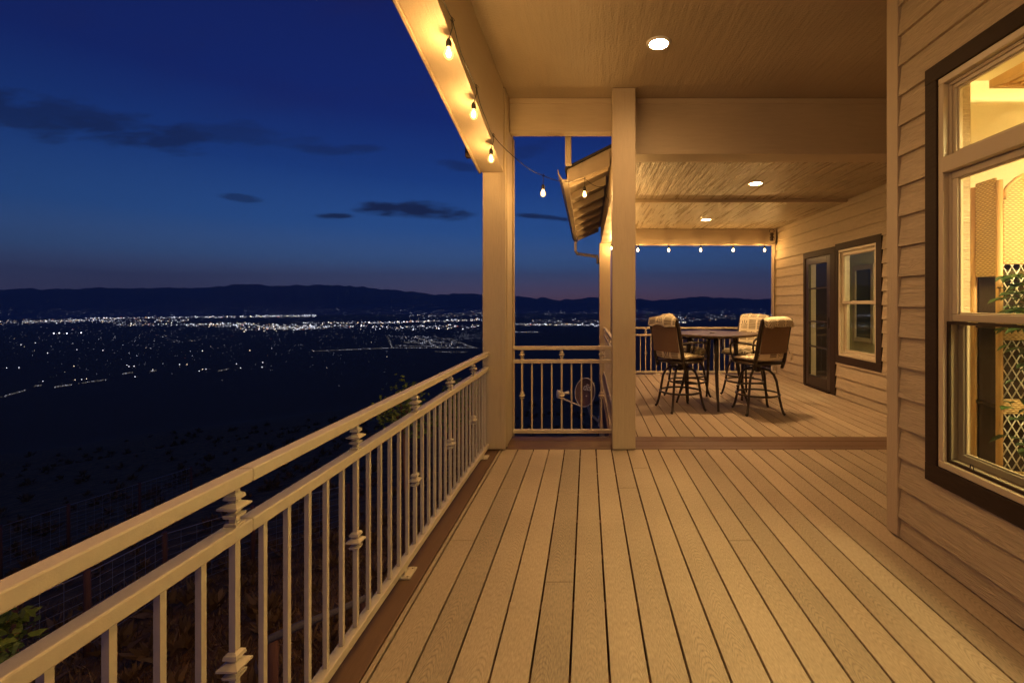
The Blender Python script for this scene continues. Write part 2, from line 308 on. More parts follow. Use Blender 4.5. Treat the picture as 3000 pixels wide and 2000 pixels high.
def fabricmat():
    m, N, L, b = mat('printed_cushion_fabric', (.6, .5, .33), .85, spec=.2)
    tc = N.new('ShaderNodeTexCoord'); mp = N.new('ShaderNodeMapping'); L.new(tc.outputs['UV'], mp.inputs[0])
    def ma(op, *a, clamp=False):
        n = N.new('ShaderNodeMath'); n.operation = op; n.use_clamp = clamp
        for i, v in enumerate(a):
            if isinstance(v, (int, float)): n.inputs[i].default_value = v
            else: L.new(v, n.inputs[i])
        return n.outputs[0]
    sp = N.new('ShaderNodeSeparateXYZ'); L.new(mp.outputs[0], sp.inputs[0])
    # panels of broad bands, some with fronds
    sc = 7.5
    cx = ma('FLOOR', ma('MULTIPLY', sp.outputs[0], sc)); cy = ma('FLOOR', ma('MULTIPLY', sp.outputs[1], sc*.8))
    c = N.new('ShaderNodeCombineXYZ'); L.new(cx, c.inputs[0]); L.new(cy, c.inputs[1])
    wn = N.new('ShaderNodeTexWhiteNoise'); wn.noise_dimensions = '2D'; L.new(c.outputs[0], wn.inputs['Vector'])
    fx = ma('SUBTRACT', ma('FRACT', ma('MULTIPLY', sp.outputs[0], sc)), .5); fy = ma('SUBTRACT', ma('FRACT', ma('MULTIPLY', sp.outputs[1], sc*.8)), .5)
    inside = ma('MULTIPLY', ma('LESS_THAN', ma('ABSOLUTE', fx), .4), ma('LESS_THAN', ma('ABSOLUTE', fy), .42))
    bands = ma('GREATER_THAN', ma('SINE', ma('MULTIPLY', fy, 44)), -.1)
    isb = ma('LESS_THAN', wn.outputs[0], .48)
    ang = ma('ARCTAN2', ma('ADD', fy, .45), fx); rad = ma('SQRT', ma('ADD', ma('POWER', fx, 2), ma('POWER', ma('ADD', fy, .45), 2)))
    fr = ma('MULTIPLY', ma('GREATER_THAN', ma('SINE', ma('MULTIPLY', ang, 17)), .25), ma('LESS_THAN', rad, .8))
    isf = ma('GREATER_THAN', wn.outputs[0], .55)
    d1 = ma('MULTIPLY', ma('MULTIPLY', inside, isb), ma('MULTIPLY_ADD', bands, .35, .35))
    d2 = ma('MULTIPLY', ma('MULTIPLY', inside, isf), ma('MULTIPLY', fr, .85))
    x = N.new('ShaderNodeMix'); x.data_type = 'RGBA'; L.new(ma('MAXIMUM', d1, d2), x.inputs[0]); x.inputs[6].default_value = (.80, .71, .52, 1); x.inputs[7].default_value = (.10, .06, .03, 1)
    L.new(x.outputs[2], b.inputs['Base Color'])
    n = N.new('ShaderNodeTexNoise'); n.inputs['Scale'].default_value = 14; L.new(tc.outputs['Object'], n.inputs['Vector'])
    bp = N.new('ShaderNodeBump'); bp.inputs['Strength'].default_value = .6; bp.inputs['Distance'].default_value = .02; L.new(n.outputs[0], bp.inputs['Height']); L.new(bp.outputs[0], b.inputs['Normal'])
    return m
M['fabric'] = fabricmat()
def leafmat(name, c1, c2):
    m, N, L, b = mat(name, c1, .5)
    g = N.new('ShaderNodeNewGeometry'); cr = N.new('ShaderNodeValToRGB'); L.new(g.outputs['Random Per Island'], cr.inputs[0])
    cr.color_ramp.elements[0].color = (*c1, 1); cr.color_ramp.elements[1].color = (*c2, 1); L.new(cr.outputs[0], b.inputs['Base Color']); return m
M['leaf'] = leafmat('shrub_leaf', (.07, .12, .02), (.24, .30, .06))
M['houseleaf'] = leafmat('houseplant_leaf', (.02, .05, .01), (.05, .10, .02))

# ---------------------------------------------------------------- terrain, valley and mountains
ZV = -250.0
RIDGE = [(-9.0, 16), (-2.4, 34), (-1.29, 46), (-1.2, 45), (-1.02, 50), (-.93, 52), (-.86, 47), (-.78, 57), (-.755, 61), (-.70, 55), (-.62, 59), (-.56, 58), (-.50, 53), (-.43, 42), (-.39, 38), (-.33, 31), (-.29, 35), (-.24, 29), (-.18, 27), (-.11, 21),
         (-.05, 17), (.0, 20), (.03, 15), (.08, 18), (.13, 14), (.2, 19), (.26, 23), (.29, 21), (.35, 16), (.43, 17), (.6, 20), (1, 22), (3, 15)]
def ridge(a):
    for (a0, h0), (a1, h1) in zip(RIDGE, RIDGE[1:]):
        if a0 <= a <= a1:
            t = (a-a0)/(a1-a0); t = t*t*(3-2*t); return h0+(h1-h0)*t
    return 15
def ground_z(x, y):
    r = math.hypot(x, y)
    z = -3.3 - max(0, r-5)*.2035
    if r > 8: z += noise.fractal(Vector((x, y, 0))*.012, 1, 2, 5)*min(4, r*.02)
    if r < 60: z += noise.fractal(Vector((x, y, 3))*.35, 1, 2, 4)*.08
    return max(z, ZV)
def terrain():
    azs = [R(-88)+R(163)*i/260 for i in range(261)]
    rs = [2.0]
    while rs[-1] < 2500: rs.append(rs[-1]*1.055)
    rs += [5000, 10000, 16000, 22500]
    mb = MB(); n = len(rs)
    for a in azs:
        for r in rs:
            x, y = r*math.sin(a), r*math.cos(a); mb.v.append(Vector((x, y, ground_z(x, y) if r < 2500 else ZV)))
    for i in range(len(azs)-1):
        for j in range(n-1): mb.f.append((i*n+j, i*n+j+1, (i+1)*n+j+1, (i+1)*n+j)); mb.sm.append(True)
    tag(mb.build('ground', M['ground']), kind='structure')
    mb = MB(); rs = [M0+i*M1*.065 for i in range(27)]; n = len(rs); azs = [R(-84)+R(150)*i/760 for i in range(761)]
    for a in azs:
        for r in rs:
            x, y = r*math.sin(a), r*math.cos(a); mb.v.append(Vector((x, y, mount_z(x, y))))
    for i in range(len(azs)-1):
        for j in range(n-1): mb.f.append((i*n+j, i*n+j+1, (i+1)*n+j+1, (i+1)*n+j)); mb.sm.append(True)
    tag(mb.build('mountains', M['mount']), kind='structure')
M0, M1 = 12000.0, 5600.0       # foot of the mountains, distance on to the crest
def mount_z(x, y):
    r = math.hypot(x, y); a = math.atan2(x, y); s_ = (r-M0)/M1
    if s_ < 0: return ZV-3
    t = math.tan(a); q = ridge(t)+noise.fractal(Vector((t*8, 0, 0)), 1, 2, 5)*6+noise.fractal(Vector((t*38, 3, 0)), 1, 2, 4)*5
    pk = q/F*(M0+M1)*math.cos(a)+250
    prof = min(1, s_)**1.35 if s_ < 1 else max(0, 1-(s_-1)*1.6)
    nz = noise.fractal(Vector((x, y, 0))*.0006, 1, 2.1, 6)*120+noise.fractal(Vector((x, y, 9))*.003, 1, 2.1, 3)*25
    return ZV-3+pk*prof+nz*min(1, s_*1.6)*(.25 if .8 < s_ < 1.2 else 1)
terrain()

# city lights
def city():
    cols = {'w': ((.80, .84, 1.0), 4.6), 'c': ((1, .82, .62), 4.4), 'o': ((1, .52, .22), 2.6), 'd': ((.74, .78, 1), 1.0), 'r': ((1, .2, .15), 2.5), 'x': ((.75, .68, .6), .17)}
    mbs = {k: MB() for k in cols}
    mt = {k: emis('lamp_light_'+{'w': 'white', 'c': 'cream', 'o': 'orange', 'd': 'dim', 'r': 'red', 'x': 'faint'}[k], c, s, False) for k, (c, s) in cols.items()}
    def octa(mb, c, r, wx=1.0):
        i = len(mb.v)
        for d in ((wx, 0, 0), (-wx, 0, 0), (0, 1, 0), (0, -1, 0), (0, 0, 1), (0, 0, -1)): mb.v.append(c+Vector(d)*r)
        for f in ((0, 2, 4), (2, 1, 4), (1, 3, 4), (3, 0, 4), (2, 0, 5), (1, 2, 5), (3, 1, 5), (0, 3, 5)): mb.f.append(tuple(i+k for k in f)); mb.sm.append(False)
    pts = []
    def put(u, v, k, s=1.0, wx=1.0):
        v = max(v, 899); d = (CH-ZV)*F/(v-VV); p = P(u, v, d)
        if p.xy.length > M0:
            d *= M0/p.xy.length
            for _ in range(60):
                p = P(u, v, d)
                if p.z <= mount_z(p.x, p.y)+4: break
                d *= 1.008
        r = d/F*s*1.0; p.z += r; pts.append((p, k, r, wx, s/(1)))
    rnd = random.random; g = random.gauss
    U0, U1 = -700, 2450
    def k_(): 
        t = rnd(); return 'w' if t < .46 else 'c' if t < .66 else 'd' if t < .93 else 'o' if t < .985 else 'r'
    # long avenues: rows of lamps
    def row(u0, v0, u1, v1, n, sv=1.2, s=.8, kk=None):
        for i in range(int(n*1.45)):
            t = rnd(); put(u0+(u1-u0)*t+g(0, 1), v0+(v1-v0)*t+g(0, sv), kk or k_(), s*(.35+rnd()**2*1.0), 1.2)
    row(-700, 950, 250, 938, 170, 2.2); row(0, 947, 340, 936, 120, 3); row(60, 943, 300, 938, 50, 1, .9)
    row(250, 933, 930, 926, 190, 1.2, .95, None); row(280, 941, 560, 938, 80, 2.5); row(330, 952, 760, 949, 120, 2.5, .9)
    row(560, 953, 1100, 956, 190, 3.0, .9); row(690, 965, 960, 960, 90, 3.0, .9); row(750, 959, 900, 962, 60, 3)
    row(880, 946, 1130, 945, 60, 1.5); row(1080, 947, 1420, 936, 150, 1.6, .95); row(1090, 960, 1420, 956, 110, 3.5, .85); row(1200, 925, 1460, 921, 70, 4, .6)
    row(1500, 950, 1760, 953, 90, 1.5, .9); row(1560, 940, 1780, 944, 60, 4, .6); row(1500, 972, 1575, 974, 14, 1, .8)
    row(1780, 938, 2270, 928, 70, 6, .55); row(1950, 935, 2260, 922, 50, 4, .7); row(1960, 945, 2010, 944, 30, 2, .9)
    row(750, 926, 925, 925, 60, 1.8, 1.0, 'w')
    for i in range(900):      # foothill scatter
        u = U0+(U1-U0)*rnd(); put(u, 902+abs(g(0, 9))+14*rnd(), 'd' if rnd() < .7 else 'w', .28+.28*rnd())
    for i in range(560):     # suburbs thinning towards the hill
        u = U0+1950*rnd()+0; put(u, 955+abs(g(0, 48)), 'd' if rnd() < .75 else k_(), .22+.36*rnd())
    for i in range(240):
        u = 150+900*rnd(); put(u, 960+abs(g(0, 65)), 'd' if rnd() < .75 else k_(), .22+.36*rnd())
    for (u, v) in [(158, 978), (174, 977), (196, 978), (238, 976)]: put(u, v, 'w', 1.7, 1.6)
    for (u, v) in [(62, 1010), (104, 1005), (226, 1025), (140, 1035), (302, 1027), (593, 1028), (732, 1027), (20, 1078), (56, 1077), (217, 1073), (372, 1070), (378, 1074), (393, 1073), (448, 1086), (594, 1082), (584, 1087), (604, 1082), (705, 1078), (693, 1066), (254, 1110), (220, 1113), (240, 1112), (126, 1117), (396, 1104), (770, 1062), (768, 1076), (548, 1068), (526, 1068), (1355, 1083)]: put(u, v, random.choice('wwc'), .95, 1.3)
    for (u0, v0, u1, v1, n) in [(0, 1165, 75, 1143, 24), (100, 1131, 122, 1129, 10), (160, 1134, 210, 1127, 26), (230, 1124, 310, 1112, 20), (360, 1095, 390, 1091, 14), (440, 1088, 458, 1086, 12), (640, 1087, 670, 1081, 10)]:
        for i in range(n*3): t = rnd(); put(u0+(u1-u0)*t, v0+(v1-v0)*t+g(0, .8), 'x' if rnd() < .9 else 'd', .8, 1.6)
    # the street grid below the deck and its lit boundary road
    for i in range(260): t = rnd(); put(918+(1395-918)*t, 1029-10*min(1, t*2)+g(0, .35), 'x' if rnd() < .85 else 'd', .85, 1.5)
    for i in range(170):
        a, b = rnd(), rnd(); put(1130+a*120+b*150, 985+b*34+g(0, 1), random.choice('wcdddd'), .35+.4*rnd())
    for (ua, va, ub, vb) in [(1135, 985, 1150, 1020), (1225, 990, 1290, 1020), (1270, 985, 1390, 1018), (1310, 990, 1400, 1021), (1160, 1012, 1260, 1014), (1180, 1003, 1250, 1005), (1275, 1030, 1370, 1032), (1250, 1000, 1330, 1006)]:
        for i in range(90): t = rnd(); put(ua+(ub-ua)*t+g(0, 1.5), va+(vb-va)*t+g(0, .9), 'x' if rnd() < .9 else 'd', .6, 1.3)
    for i in range(110): u = 1330+rnd()*90; put(u, 985+g(0, 9), 'd', .4)
    big = sorted(range(len(pts)), key=lambda i: -(pts[i][2]/pts[i][0].length)*(0 if pts[i][1] == 'x' else 1))[:150]
    bs = set(big); protos = {}
    for i, (p, k, r, wx, s) in enumerate(pts):
        if i in bs:
            if k not in protos:
                mb = MB(); octa(mb, Vector((0, 0, 0)), 1.0, 1.0); o = mb.build('street_lamp', mt[k]); protos[k] = o
            else:
                o = protos[k].copy(); COL.objects.link(o)
            o.location = p; o.scale = (r*wx, r, r)
            nm = {'w': 'white', 'c': 'cream', 'o': 'orange', 'd': 'dim bluish', 'r': 'red', 'x': 'faint'}[k]
            tag(o, nm+' glowing lamp among the city lights on the dark valley floor', 'street lamp', nm+' lamps glowing in the valley city')
        else: octa(mbs[k], p, r, wx)
    mb = MB()
    me = None
    objs = []
    # one object for all the rest, one material slot per colour of lamp
    allv, allf, mi = [], [], []
    for ki, k in enumerate(cols):
        o = len(allv); allv += mbs[k].v; allf += [tuple(o+q for q in f) for f in mbs[k].f]; mi += [ki]*len(mbs[k].f)
    me = bpy.data.meshes.new('city_lights'); me.from_pydata(allv, [], allf)
    for k in cols: me.materials.append(mt[k])
    me.polygons.foreach_set('material_index', mi); me.update()
    o = bpy.data.objects.new('city_lights', me); COL.objects.link(o)
    tag(o, 'countless tiny lights of the city spread over the dark valley', 'city lights', kind='stuff')
city()

# ---------------------------------------------------------------- decks
G0, BW = -.788, .145
def boards(mb, xa, xb, y0, y1, joints, zt=0.0, gap=.009):
    k = math.floor((xa-G0)/BW)
    while G0+k*BW < xb-.01:
        a, b = max(xa, G0+k*BW+gap/2), min(xb, G0+(k+1)*BW-gap/2)
        if b-a > .01:
            js = sorted([y for (kk, y) in joints if kk == k and y0 < y < y1]); ys = [y0]+js+[y1]
            for p, q in zip(ys, ys[1:]): mb.box(a, b, p+(.0015 if p != y0 else 0), q-(.0015 if q != y1 else 0), zt-.024, zt)
        k += 1
jn = []
for (u, v) in [(1362, 1582), (1640, 1703), (2162, 1582), (1500, 1430), (1835, 1428), (1880, 1370)]:
    d = CH*F/(v-VV); jn.append((math.floor(((u-VU)*d/F-G0)/BW), d))
for k in range(-1, 32):
    if random.random() < .45: jn.append((k, random.uniform(-1.6, .6)))
YE = 4.232
mb = MB(); boards(mb, -.812, 1.822, -2.2, YE, jn); boards(mb, G0+18*BW+.003, 3.66, 2.74, YE, [])
deck = tag(mb.build('deck', M['deck'], None, .0022, 2), kind='structure')
mb = MB(); boards(mb, .25, 3.66, 4.64, 8.78, [(k, random.uniform(5, 8.4)) for k in range(7, 31) if random.random() < .4])
fdeck = tag(mb.build('deck', M['deck'], None, .0022, 2), kind='structure')
mb = MB(); mb.box(-.958, -.818, -2.2, YE-.001, -.024, 0)
for o_, a_, b_ in ((mb, 0, 0),): pass
bd = mb.build('border_board', M['brown'], deck, .003)
mb = MB()
for (a, b) in ((YE+.003, 4.338), (4.343, 4.487), (4.492, 4.634)): mb.box(-.962, 3.66, a, b, -.024, 0.001)
mb.build('border_board', M['brownx'], deck, .003)
mb = MB(); mb.box(-.985, -.961, -2.2, 4.64, -.30, -.003); mb.box(-.96, .225, 4.636, 4.66, -.30, -.003); mb.box(.222, .246, 4.662, 8.80, -.30, -.003); mb.box(.248, 3.66, 8.785, 8.81, -.30, -.003)
mb.build('fascia', M['brown'], deck, .003)
mb = MB()      # joists below, so that the gaps look into structure
y = -2.0
while y < 8.7: mb.box(-.955 if y < 4.5 else .25, 3.66, y, y+.04, -.26, -.028); y += .406
mb.build('joist', M['oldwood'], deck)
mb = MB(); mb.box(-.955, 3.66, -2.2, 4.63, -.31, -.29); mb.box(.25, 3.66, 4.67, 8.78, -.31, -.29); mb.build('underside', M['oldwood'], deck)

# ---------------------------------------------------------------- house
house = empty('house', (3.67, 2.72, 0), 'tan clapboard house with dark brown window and door casings beside the deck', 'house')
ROW, Z0 = .1729, 2.719-.1729*16
def siding(mb, xf, y0, y1, z0, z1, holes, t0=.002, t1=.021):
    """clapboards on a wall facing -x at x = xf"""
    k = math.floor((z0-Z0)/ROW)
    while Z0+k*ROW < z1:
        a, b = Z0+k*ROW, Z0+(k+1)*ROW
        za, zb = max(a, z0), min(b, z1)
        ys = sorted({y0, y1, *[h[0] for h in holes if y0 < h[0] < y1], *[h[1] for h in holes if y0 < h[1] < y1]})
        segs = []
        for p, q in zip(ys, ys[1:]):
            c = (p+q)/2; rng = [(za, zb)]
            for h in holes:
                if h[0] <= c <= h[1]:
                    nr = []
                    for (s, e) in rng:
                        if h[3] <= s or h[2] >= e: nr.append((s, e)); continue
                        if h[2] > s: nr.append((s, h[2]))
                        if h[3] < e: nr.append((h[3], e))
                    rng = nr
            for r_ in rng: segs.append([p, q, *r_])
        mrg = []
        for s in segs:
            if mrg and mrg[-1][2:] == s[2:] and abs(mrg[-1][1]-s[0]) < 1e-6: mrg[-1][1] = s[1]
            else: mrg.append(list(s))
        cut = []
        for g_ in mrg:
            p, q = g_[0], g_[1]; rj = random.Random(k*7+int(xf*10))
            while q-p > 2.4: m_ = p+rj.uniform(.9, 2.2); cut.append([p, m_-.0015, *g_[2:]]); p = m_+.0015
            cut.append([p, q, *g_[2:]])
        for (p, q, s, e) in cut:
            if e-s < .004: continue
            th = lambda z: t1+(t0-t1)*(z-a)/ROW
            xs, xe = xf-th(s), xf-th(e)
            mb.prism([(xf, p, s), (xs, p, s), (xe, p, e), (xf, p, e)], [(xf, q, s), (xs, q, s), (xe, q, e), (xf, q, e)])
        k += 1
def wallbox(mb, xf, th, y0, y1, z0, z1, holes):
    hs = sorted(holes); y = y0
    for h in hs:
        mb.box(xf+.0005, xf+th, y, h[0], z0, z1)
        if h[2] > z0: mb.box(xf+.0005, xf+th, h[0], h[1], z0, h[2])
        mb.box(xf+.0005, xf+th, h[0], h[1], h[3], z1); y = h[1]
    mb.box(xf+.0005, xf+th, y, y1, z0, z1)
XN, XF = 1.815, 3.67
ZC, ZC2, ZC3 = 3.345, 2.822, 2.788        # ceilings: near, middle, far
WN = (.90, 2.335, .52, 2.50)     # near window opening y0 y1 z0 z1
CN = (WN[0]-.085, WN[1]+.078, WN[2]-.093, WN[3]+.083)
mb = MB(); siding(mb, XN, -2.2, 2.625, .012, ZC, [CN]); mb.build('siding', M['siding'], house)
mb = MB(); wallbox(mb, XN, .15, -2.2, 2.70, -.02, ZC, [WN]); mb.box(XN+.15, XF+.1, 2.60, 2.70, -.02, ZC); mb.build('wall', M['siding'], house)
mb = MB(); mb.box(XN-.024, XN+.03, 2.627, 2.722, .012, ZC); mb.box(XN+.0305, XN+.11, 2.702, 2.722, .012, ZC); mb.build('corner_board', M['post'], house, .003)
DR = (6.83, 7.60, .02, 2.10)     # door opening
WF = (5.75, 6.62, .605, 2.13)    # far window opening
CW = (WF[0]-.11, WF[1]+.07, WF[2]-.105, WF[3]+.095); CD = (DR[0]-.14, DR[1]+.07, -.01, 2.195)
mb = MB(); siding(mb, XF, 2.74, 8.80, .012, ZC3, [CW, CD]); mb.build('siding', M['siding'], house)
mb = MB(); wallbox(mb, XF, .15, 2.72, 8.95, -.02, ZC, [WF, DR]); mb.build('wall', M['siding'], house)
mb = MB(); mb.box(XF-.045, XF+.16, 8.802, 8.96, .012, ZC3); mb.build('corner_board', M['post'], house, .003)
# casings
def casing(y0, y1, z0, z1, h, xf, t=.026, bottom=True):
    mb = MB(); e = .0
    mb.box(xf-t, xf, y0, y1, h[3], z1); 
    if bottom: mb.box(xf-t, xf, y0, y1, z0, h[2])
    mb.box(xf-t+.001, xf, y0, h[0], h[2] if bottom else z0, h[3]); mb.box(xf-t+.001, xf, h[1], y1, h[2] if bottom else z0, h[3])
    return mb
def SHEET(name, m, parent, x, y0, y1, z0, z1):
    mb = MB(); mb.quad((x, y0, z0), (x, y0, z1), (x, y1, z1), (x, y1, z0)); return mb.build(name, m, parent)
def ring(mb, x0, x1, y0, y1, z0, z1, w):
    mb.box(x0, x1, y0, y1, z1-w, z1); mb.box(x0, x1, y0, y1, z0, z0+w); mb.box(x0, x1, y0, y0+w, z0+w, z1-w); mb.box(x0, x1, y1-w, y1, z0+w, z1-w)
def window(name_label, xf, o, transom, meet, par):
    c = CN if transom else CW
    w = casing(c[0], c[1], c[2], c[3], o, xf).build('window', M['casing'], par, .003); w['label'] = name_label
    y0, y1, z0, z1 = o
    mb = MB(); ring(mb, xf-.016, xf+.075, y0+.001, y1-.001, z0+.001, z1-.001, .034); ring(mb, xf+.012, xf+.073, y0+.035, y1-.035, z0+.035, z1-.035, .016)
    if transom: mb.box(xf-.024, xf+.075, y0+.036, y1-.036, 2.012, 2.09)
    mb.build('frame', M['vinyl'], w, .004, 3)
    zt = 2.012 if transom else z1-.035
    def sash(x0, a, b, s0, s1, wd, gm):
        mb = MB(); ring(mb, x0, x0+.028, a, b, s0, s1, wd); ring(mb, x0+.008, x0+.024, a+wd, b-wd, s0+wd, s1-wd, .008)
        s = mb.build('sash', M['vinyl'], w, .004, 3)
        SHEET('pane', gm, w, x0+.015, a+wd-.002, b-wd+.002, s0+wd-.002, s1-wd+.002)
        return s
    sash(xf+.014, y0+.0515, y1-.0515, meet-.022, zt-(.001 if transom else .0165), .036, M['glass'])
    sash(xf+.044, y0+.0515, y1-.0515, z0+.0515, meet+.02, .036, M['glass'])
    if transom:
        sash(xf+.02, y0+.0515, y1-.0515, 2.091, z1-.0515, .02, M['glass'])
        mb = MB(); ring(mb, xf+.002, xf+.012, y0+.036, y1-.036, z0+.036, meet-.024, .014); mb.build('screen_frame', M['casing'], w)
        SHEET('insect_screen', M['screen'], w, xf+.006, y0+.05, y1-.05, z0+.05, meet-.038)
        mb = MB(); mb.tube([(xf+.00, y1-.20, z0+.05), (xf-.001, y1-.195, z0+.072), (xf-.001, y1-.185, z0+.075), (xf+.0, y1-.175, z0+.05)], .0022, 6); mb.build('pull_tab', M['black'], w)
    return w
window('large tan window with a transom in dark casing on the near wall', XN, WN, True, 1.288, house)
window('tan double hung window in dark casing beside the glass door', XF, WF, False, 1.372, house)
# door
dr = casing(CD[0], CD[1]-.0, CD[2]+.02, CD[3], DR, XF, .03, False)
dr = dr.build('door', M['casing'], house, .003)
mb = MB(); y0, y1, z0, z1 = DR
mb.box(XF-.020, XF+.02, y0+.002, y0+.105, .03, z1-.004); mb.box(XF-.020, XF+.02, y1-.105, y1-.002, .03, z1-.004); mb.box(XF-.020, XF+.02, y0+.106, y1-.106, z1-.11, z1-.004); mb.box(XF-.020, XF+.02, y0+.106, y1-.106, .03, .20)
mb.build('storm_door', M['bronze'], dr, .004)
for z in (1.60, 1.07, .666): BX('muntin', M['bronze'], dr, XF-.014, XF+.012, y0+.106, y1-.106, z-.011, z+.011, bevel=.002)
SHEET('pane', M['glass'], dr, XF, y0+.104, y1-.104, .198, z1-.108)
mb = MB(); mb.box(XF-.030, XF-.0205, y0+.035, y0+.075, .98, 1.14); mb.tube([(XF-.03, y0+.055, 1.07), (XF-.055, y0+.055, 1.07), (XF-.06, y0+.12, 1.07)], .008, 8); mb.build('handle', M['bronze'], dr, .002)
BX('sill', M['casing'], dr, XF-.05, XF+.10, y0-.0, y1, .003, .028)

# the rooms behind the windows
def rooms():
    mb = MB(); X1 = 3.6
    mb.quad((XN+.152, 2.59, -.02), (X1, 2.59, -.02), (X1, 2.59, 2.62), (XN+.152, 2.59, 2.62))
    mb.quad((X1, 2.59, -.02), (X1, -2.1, -.02), (X1, -2.1, 2.62), (X1, 2.59, 2.62)); mb.quad((X1, -2.1, -.02), (XN+.152, -2.1, -.02), (XN+.152, -2.1, 2.62), (X1, -2.1, 2.62))
    mb.quad((XN+.152, -2.1, 2.62), (XN+.152, 2.59, 2.62), (X1, 2.59, 2.62), (X1, -2.1, 2.62))
    y0, y1, z0, z1 = WN
    for a, b, c, d in ((-2.1, y0, -.02, 2.62), (y1, 2.59, -.02, 2.62), (y0, y1, -.02, z0), (y0, y1, z1, 2.62)): mb.quad((XN+.152, a, c), (XN+.152, b, c), (XN+.152, b, d), (XN+.152, a, d))
    mb.build('room_wall', M['plaster'], house)
    mb = MB(); mb.box(XN+.152, X1, -2.1, 2.59, -.06, -.021); mb.build('room_floor', M['floor_in'], house)
    mb = MB(); a, b = XF+.152, 7.2
    mb.quad((a, 8.9, -.02), (b, 8.9, -.02), (b, 8.9, 2.7), (a, 8.9, 2.7)); mb.quad((b, 8.9, -.02), (b, 4.4, -.02), (b, 4.4, 2.7), (b, 8.9, 2.7)); mb.quad((b, 4.4, -.02), (a, 4.4, -.02), (a, 4.4, 2.7), (b, 4.4, 2.7)); mb.quad((a, 4.4, 2.7), (a, 8.9, 2.7), (b, 8.9, 2.7), (b, 4.4, 2.7))
    mb.build('room_wall', M['plaster2'], house)
    mb = MB(); mb.box(a, b, 4.4, 8.9, -.06, -.021); mb.build('room_floor', M['floor_in'], house)
    # a partition with a dark inner window, and a dark tall cabinet seen through the glass door
    BX('partition', M['plaster2'], house, 5.03, 5.09, 6.9, 8.88, 0, 2.69)
    BX('inner_window', M['glassdark'], house, 5.02, 5.029, 8.02, 8.48, .74, 1.97, bevel=0)
    mb = MB(); mb.box(4.99, 5.029, 7.94, 8.018, .66, 2.06); mb.box(4.99, 5.029, 8.482, 8.56, .66, 2.06); mb.box(4.99, 5.029, 8.02, 8.48, 1.972, 2.06); mb.box(4.99, 5.029, 8.02, 8.48, .66, .738); mb.build('inner_frame', M['vinyl'], house, .004)
    BX('cabinet', M['casing'], house, 3.86, 4.50, 8.5, 8.88, 0, 2.3)
    e = emis('room_lamp', (1, .80, .34), ROOM_E); o = BX('ceiling_lamp', e, house, 2.4, 3.0, .9, 1.7, 2.56, 2.60, bevel=0)
    e = emis('far_room_lamp', (1, .82, .40), FAR_ROOM_E*6); BX('ceiling_lamp', e, house, 4.2, 4.6, 5.0, 5.4, 2.64, 2.68, bevel=0)
rooms()

# ---------------------------------------------------------------- porch roof, beams
roof = empty('porch_roof', (0, 4.4, ZC), 'covered porch roof with textured painted ceilings and boxed beams over the deck', 'porch roof')
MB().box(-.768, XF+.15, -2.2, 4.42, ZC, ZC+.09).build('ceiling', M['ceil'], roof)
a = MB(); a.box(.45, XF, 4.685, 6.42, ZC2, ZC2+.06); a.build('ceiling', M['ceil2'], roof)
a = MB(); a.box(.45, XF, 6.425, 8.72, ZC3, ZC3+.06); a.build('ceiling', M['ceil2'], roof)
BX('batten', M['beam_x'], roof, .45, XF, 6.405, 6.424, ZC3-.008, ZC2-.001)
bx0, bx1, s0, s1 = -.976, -.771, -2.2, 4.198
zb = lambda d: 2.555+.19*(4.23-d)
pr = [(s1, zb(s1)), (1.65, zb(1.65)), (s0, zb(1.65)), (s0, ZC+.08), (s1, ZC+.08)]
a = MB(); a.prism([(bx0, y, z) for y, z in pr], [(bx1, y, z) for y, z in pr]); a.build('beam', M['beam_y'], roof, .004)
pr = [(s1, zb(s1)-.012), (1.65, zb(1.65)-.012), (s0, zb(1.65)-.012), (s0, ZC+.08), (s1, ZC+.08)]
a = MB(); a.prism([(bx0-.022, y, z) for y, z in pr], [(bx0-.002, y, z) for y, z in pr]); a.build('fascia', M['beam_y'], roof, .003)
BX('bracket', M['casing'], roof, bx0-.06, bx0-.023, 3.86, 3.92, 2.60, 2.69)
BX('beam', M['beam_x'], roof, -.754, .236, 4.42, 4.54, 3.02, ZC-.002)
BX('trim', M['beam_x'], roof, -.754, .236, 4.408, 4.419, ZC-.055, ZC-.003)
BX('beam', M['beam_x'], roof, .448, XF, 4.42, 4.68, 2.806, ZC-.002)
BX('trim', M['beam_x'], roof, .448, XF, 4.408, 4.419, ZC-.058, ZC-.003)
BX('beam', M['beam_x'], roof, .452, XF-.047, 8.725, 8.92, 2.49, ZC3+.05)
BX('trim', M['beam_x'], roof, .452, XF-.047, 8.712, 8.724, ZC3-.045, ZC3-.001)
BX('beam', M['beam_y'], roof, .262, .449, 4.70, 8.72, 2.52, ZC2+.055)
# upper roof: slab, eave boards and gutter at the end of the near bay
a = MB(); a.prism([(-1.35, -2.2, ZC+.10), (-1.35, -2.2, ZC+.16), (3.9, -2.2, ZC+1.3), (3.9, -2.2, ZC+.10)], [(-1.35, 5.0, ZC+.10), (-1.35, 5.0, ZC+.16), (3.9, 5.0, ZC+1.3), (3.9, 5.0, ZC+.10)]); a.build('roof_slope', M['shingle'], roof)
BX('eave_board', M['beam_x'], roof, -1.30, .33, 4.70, 4.76, 3.10, ZC+.098)
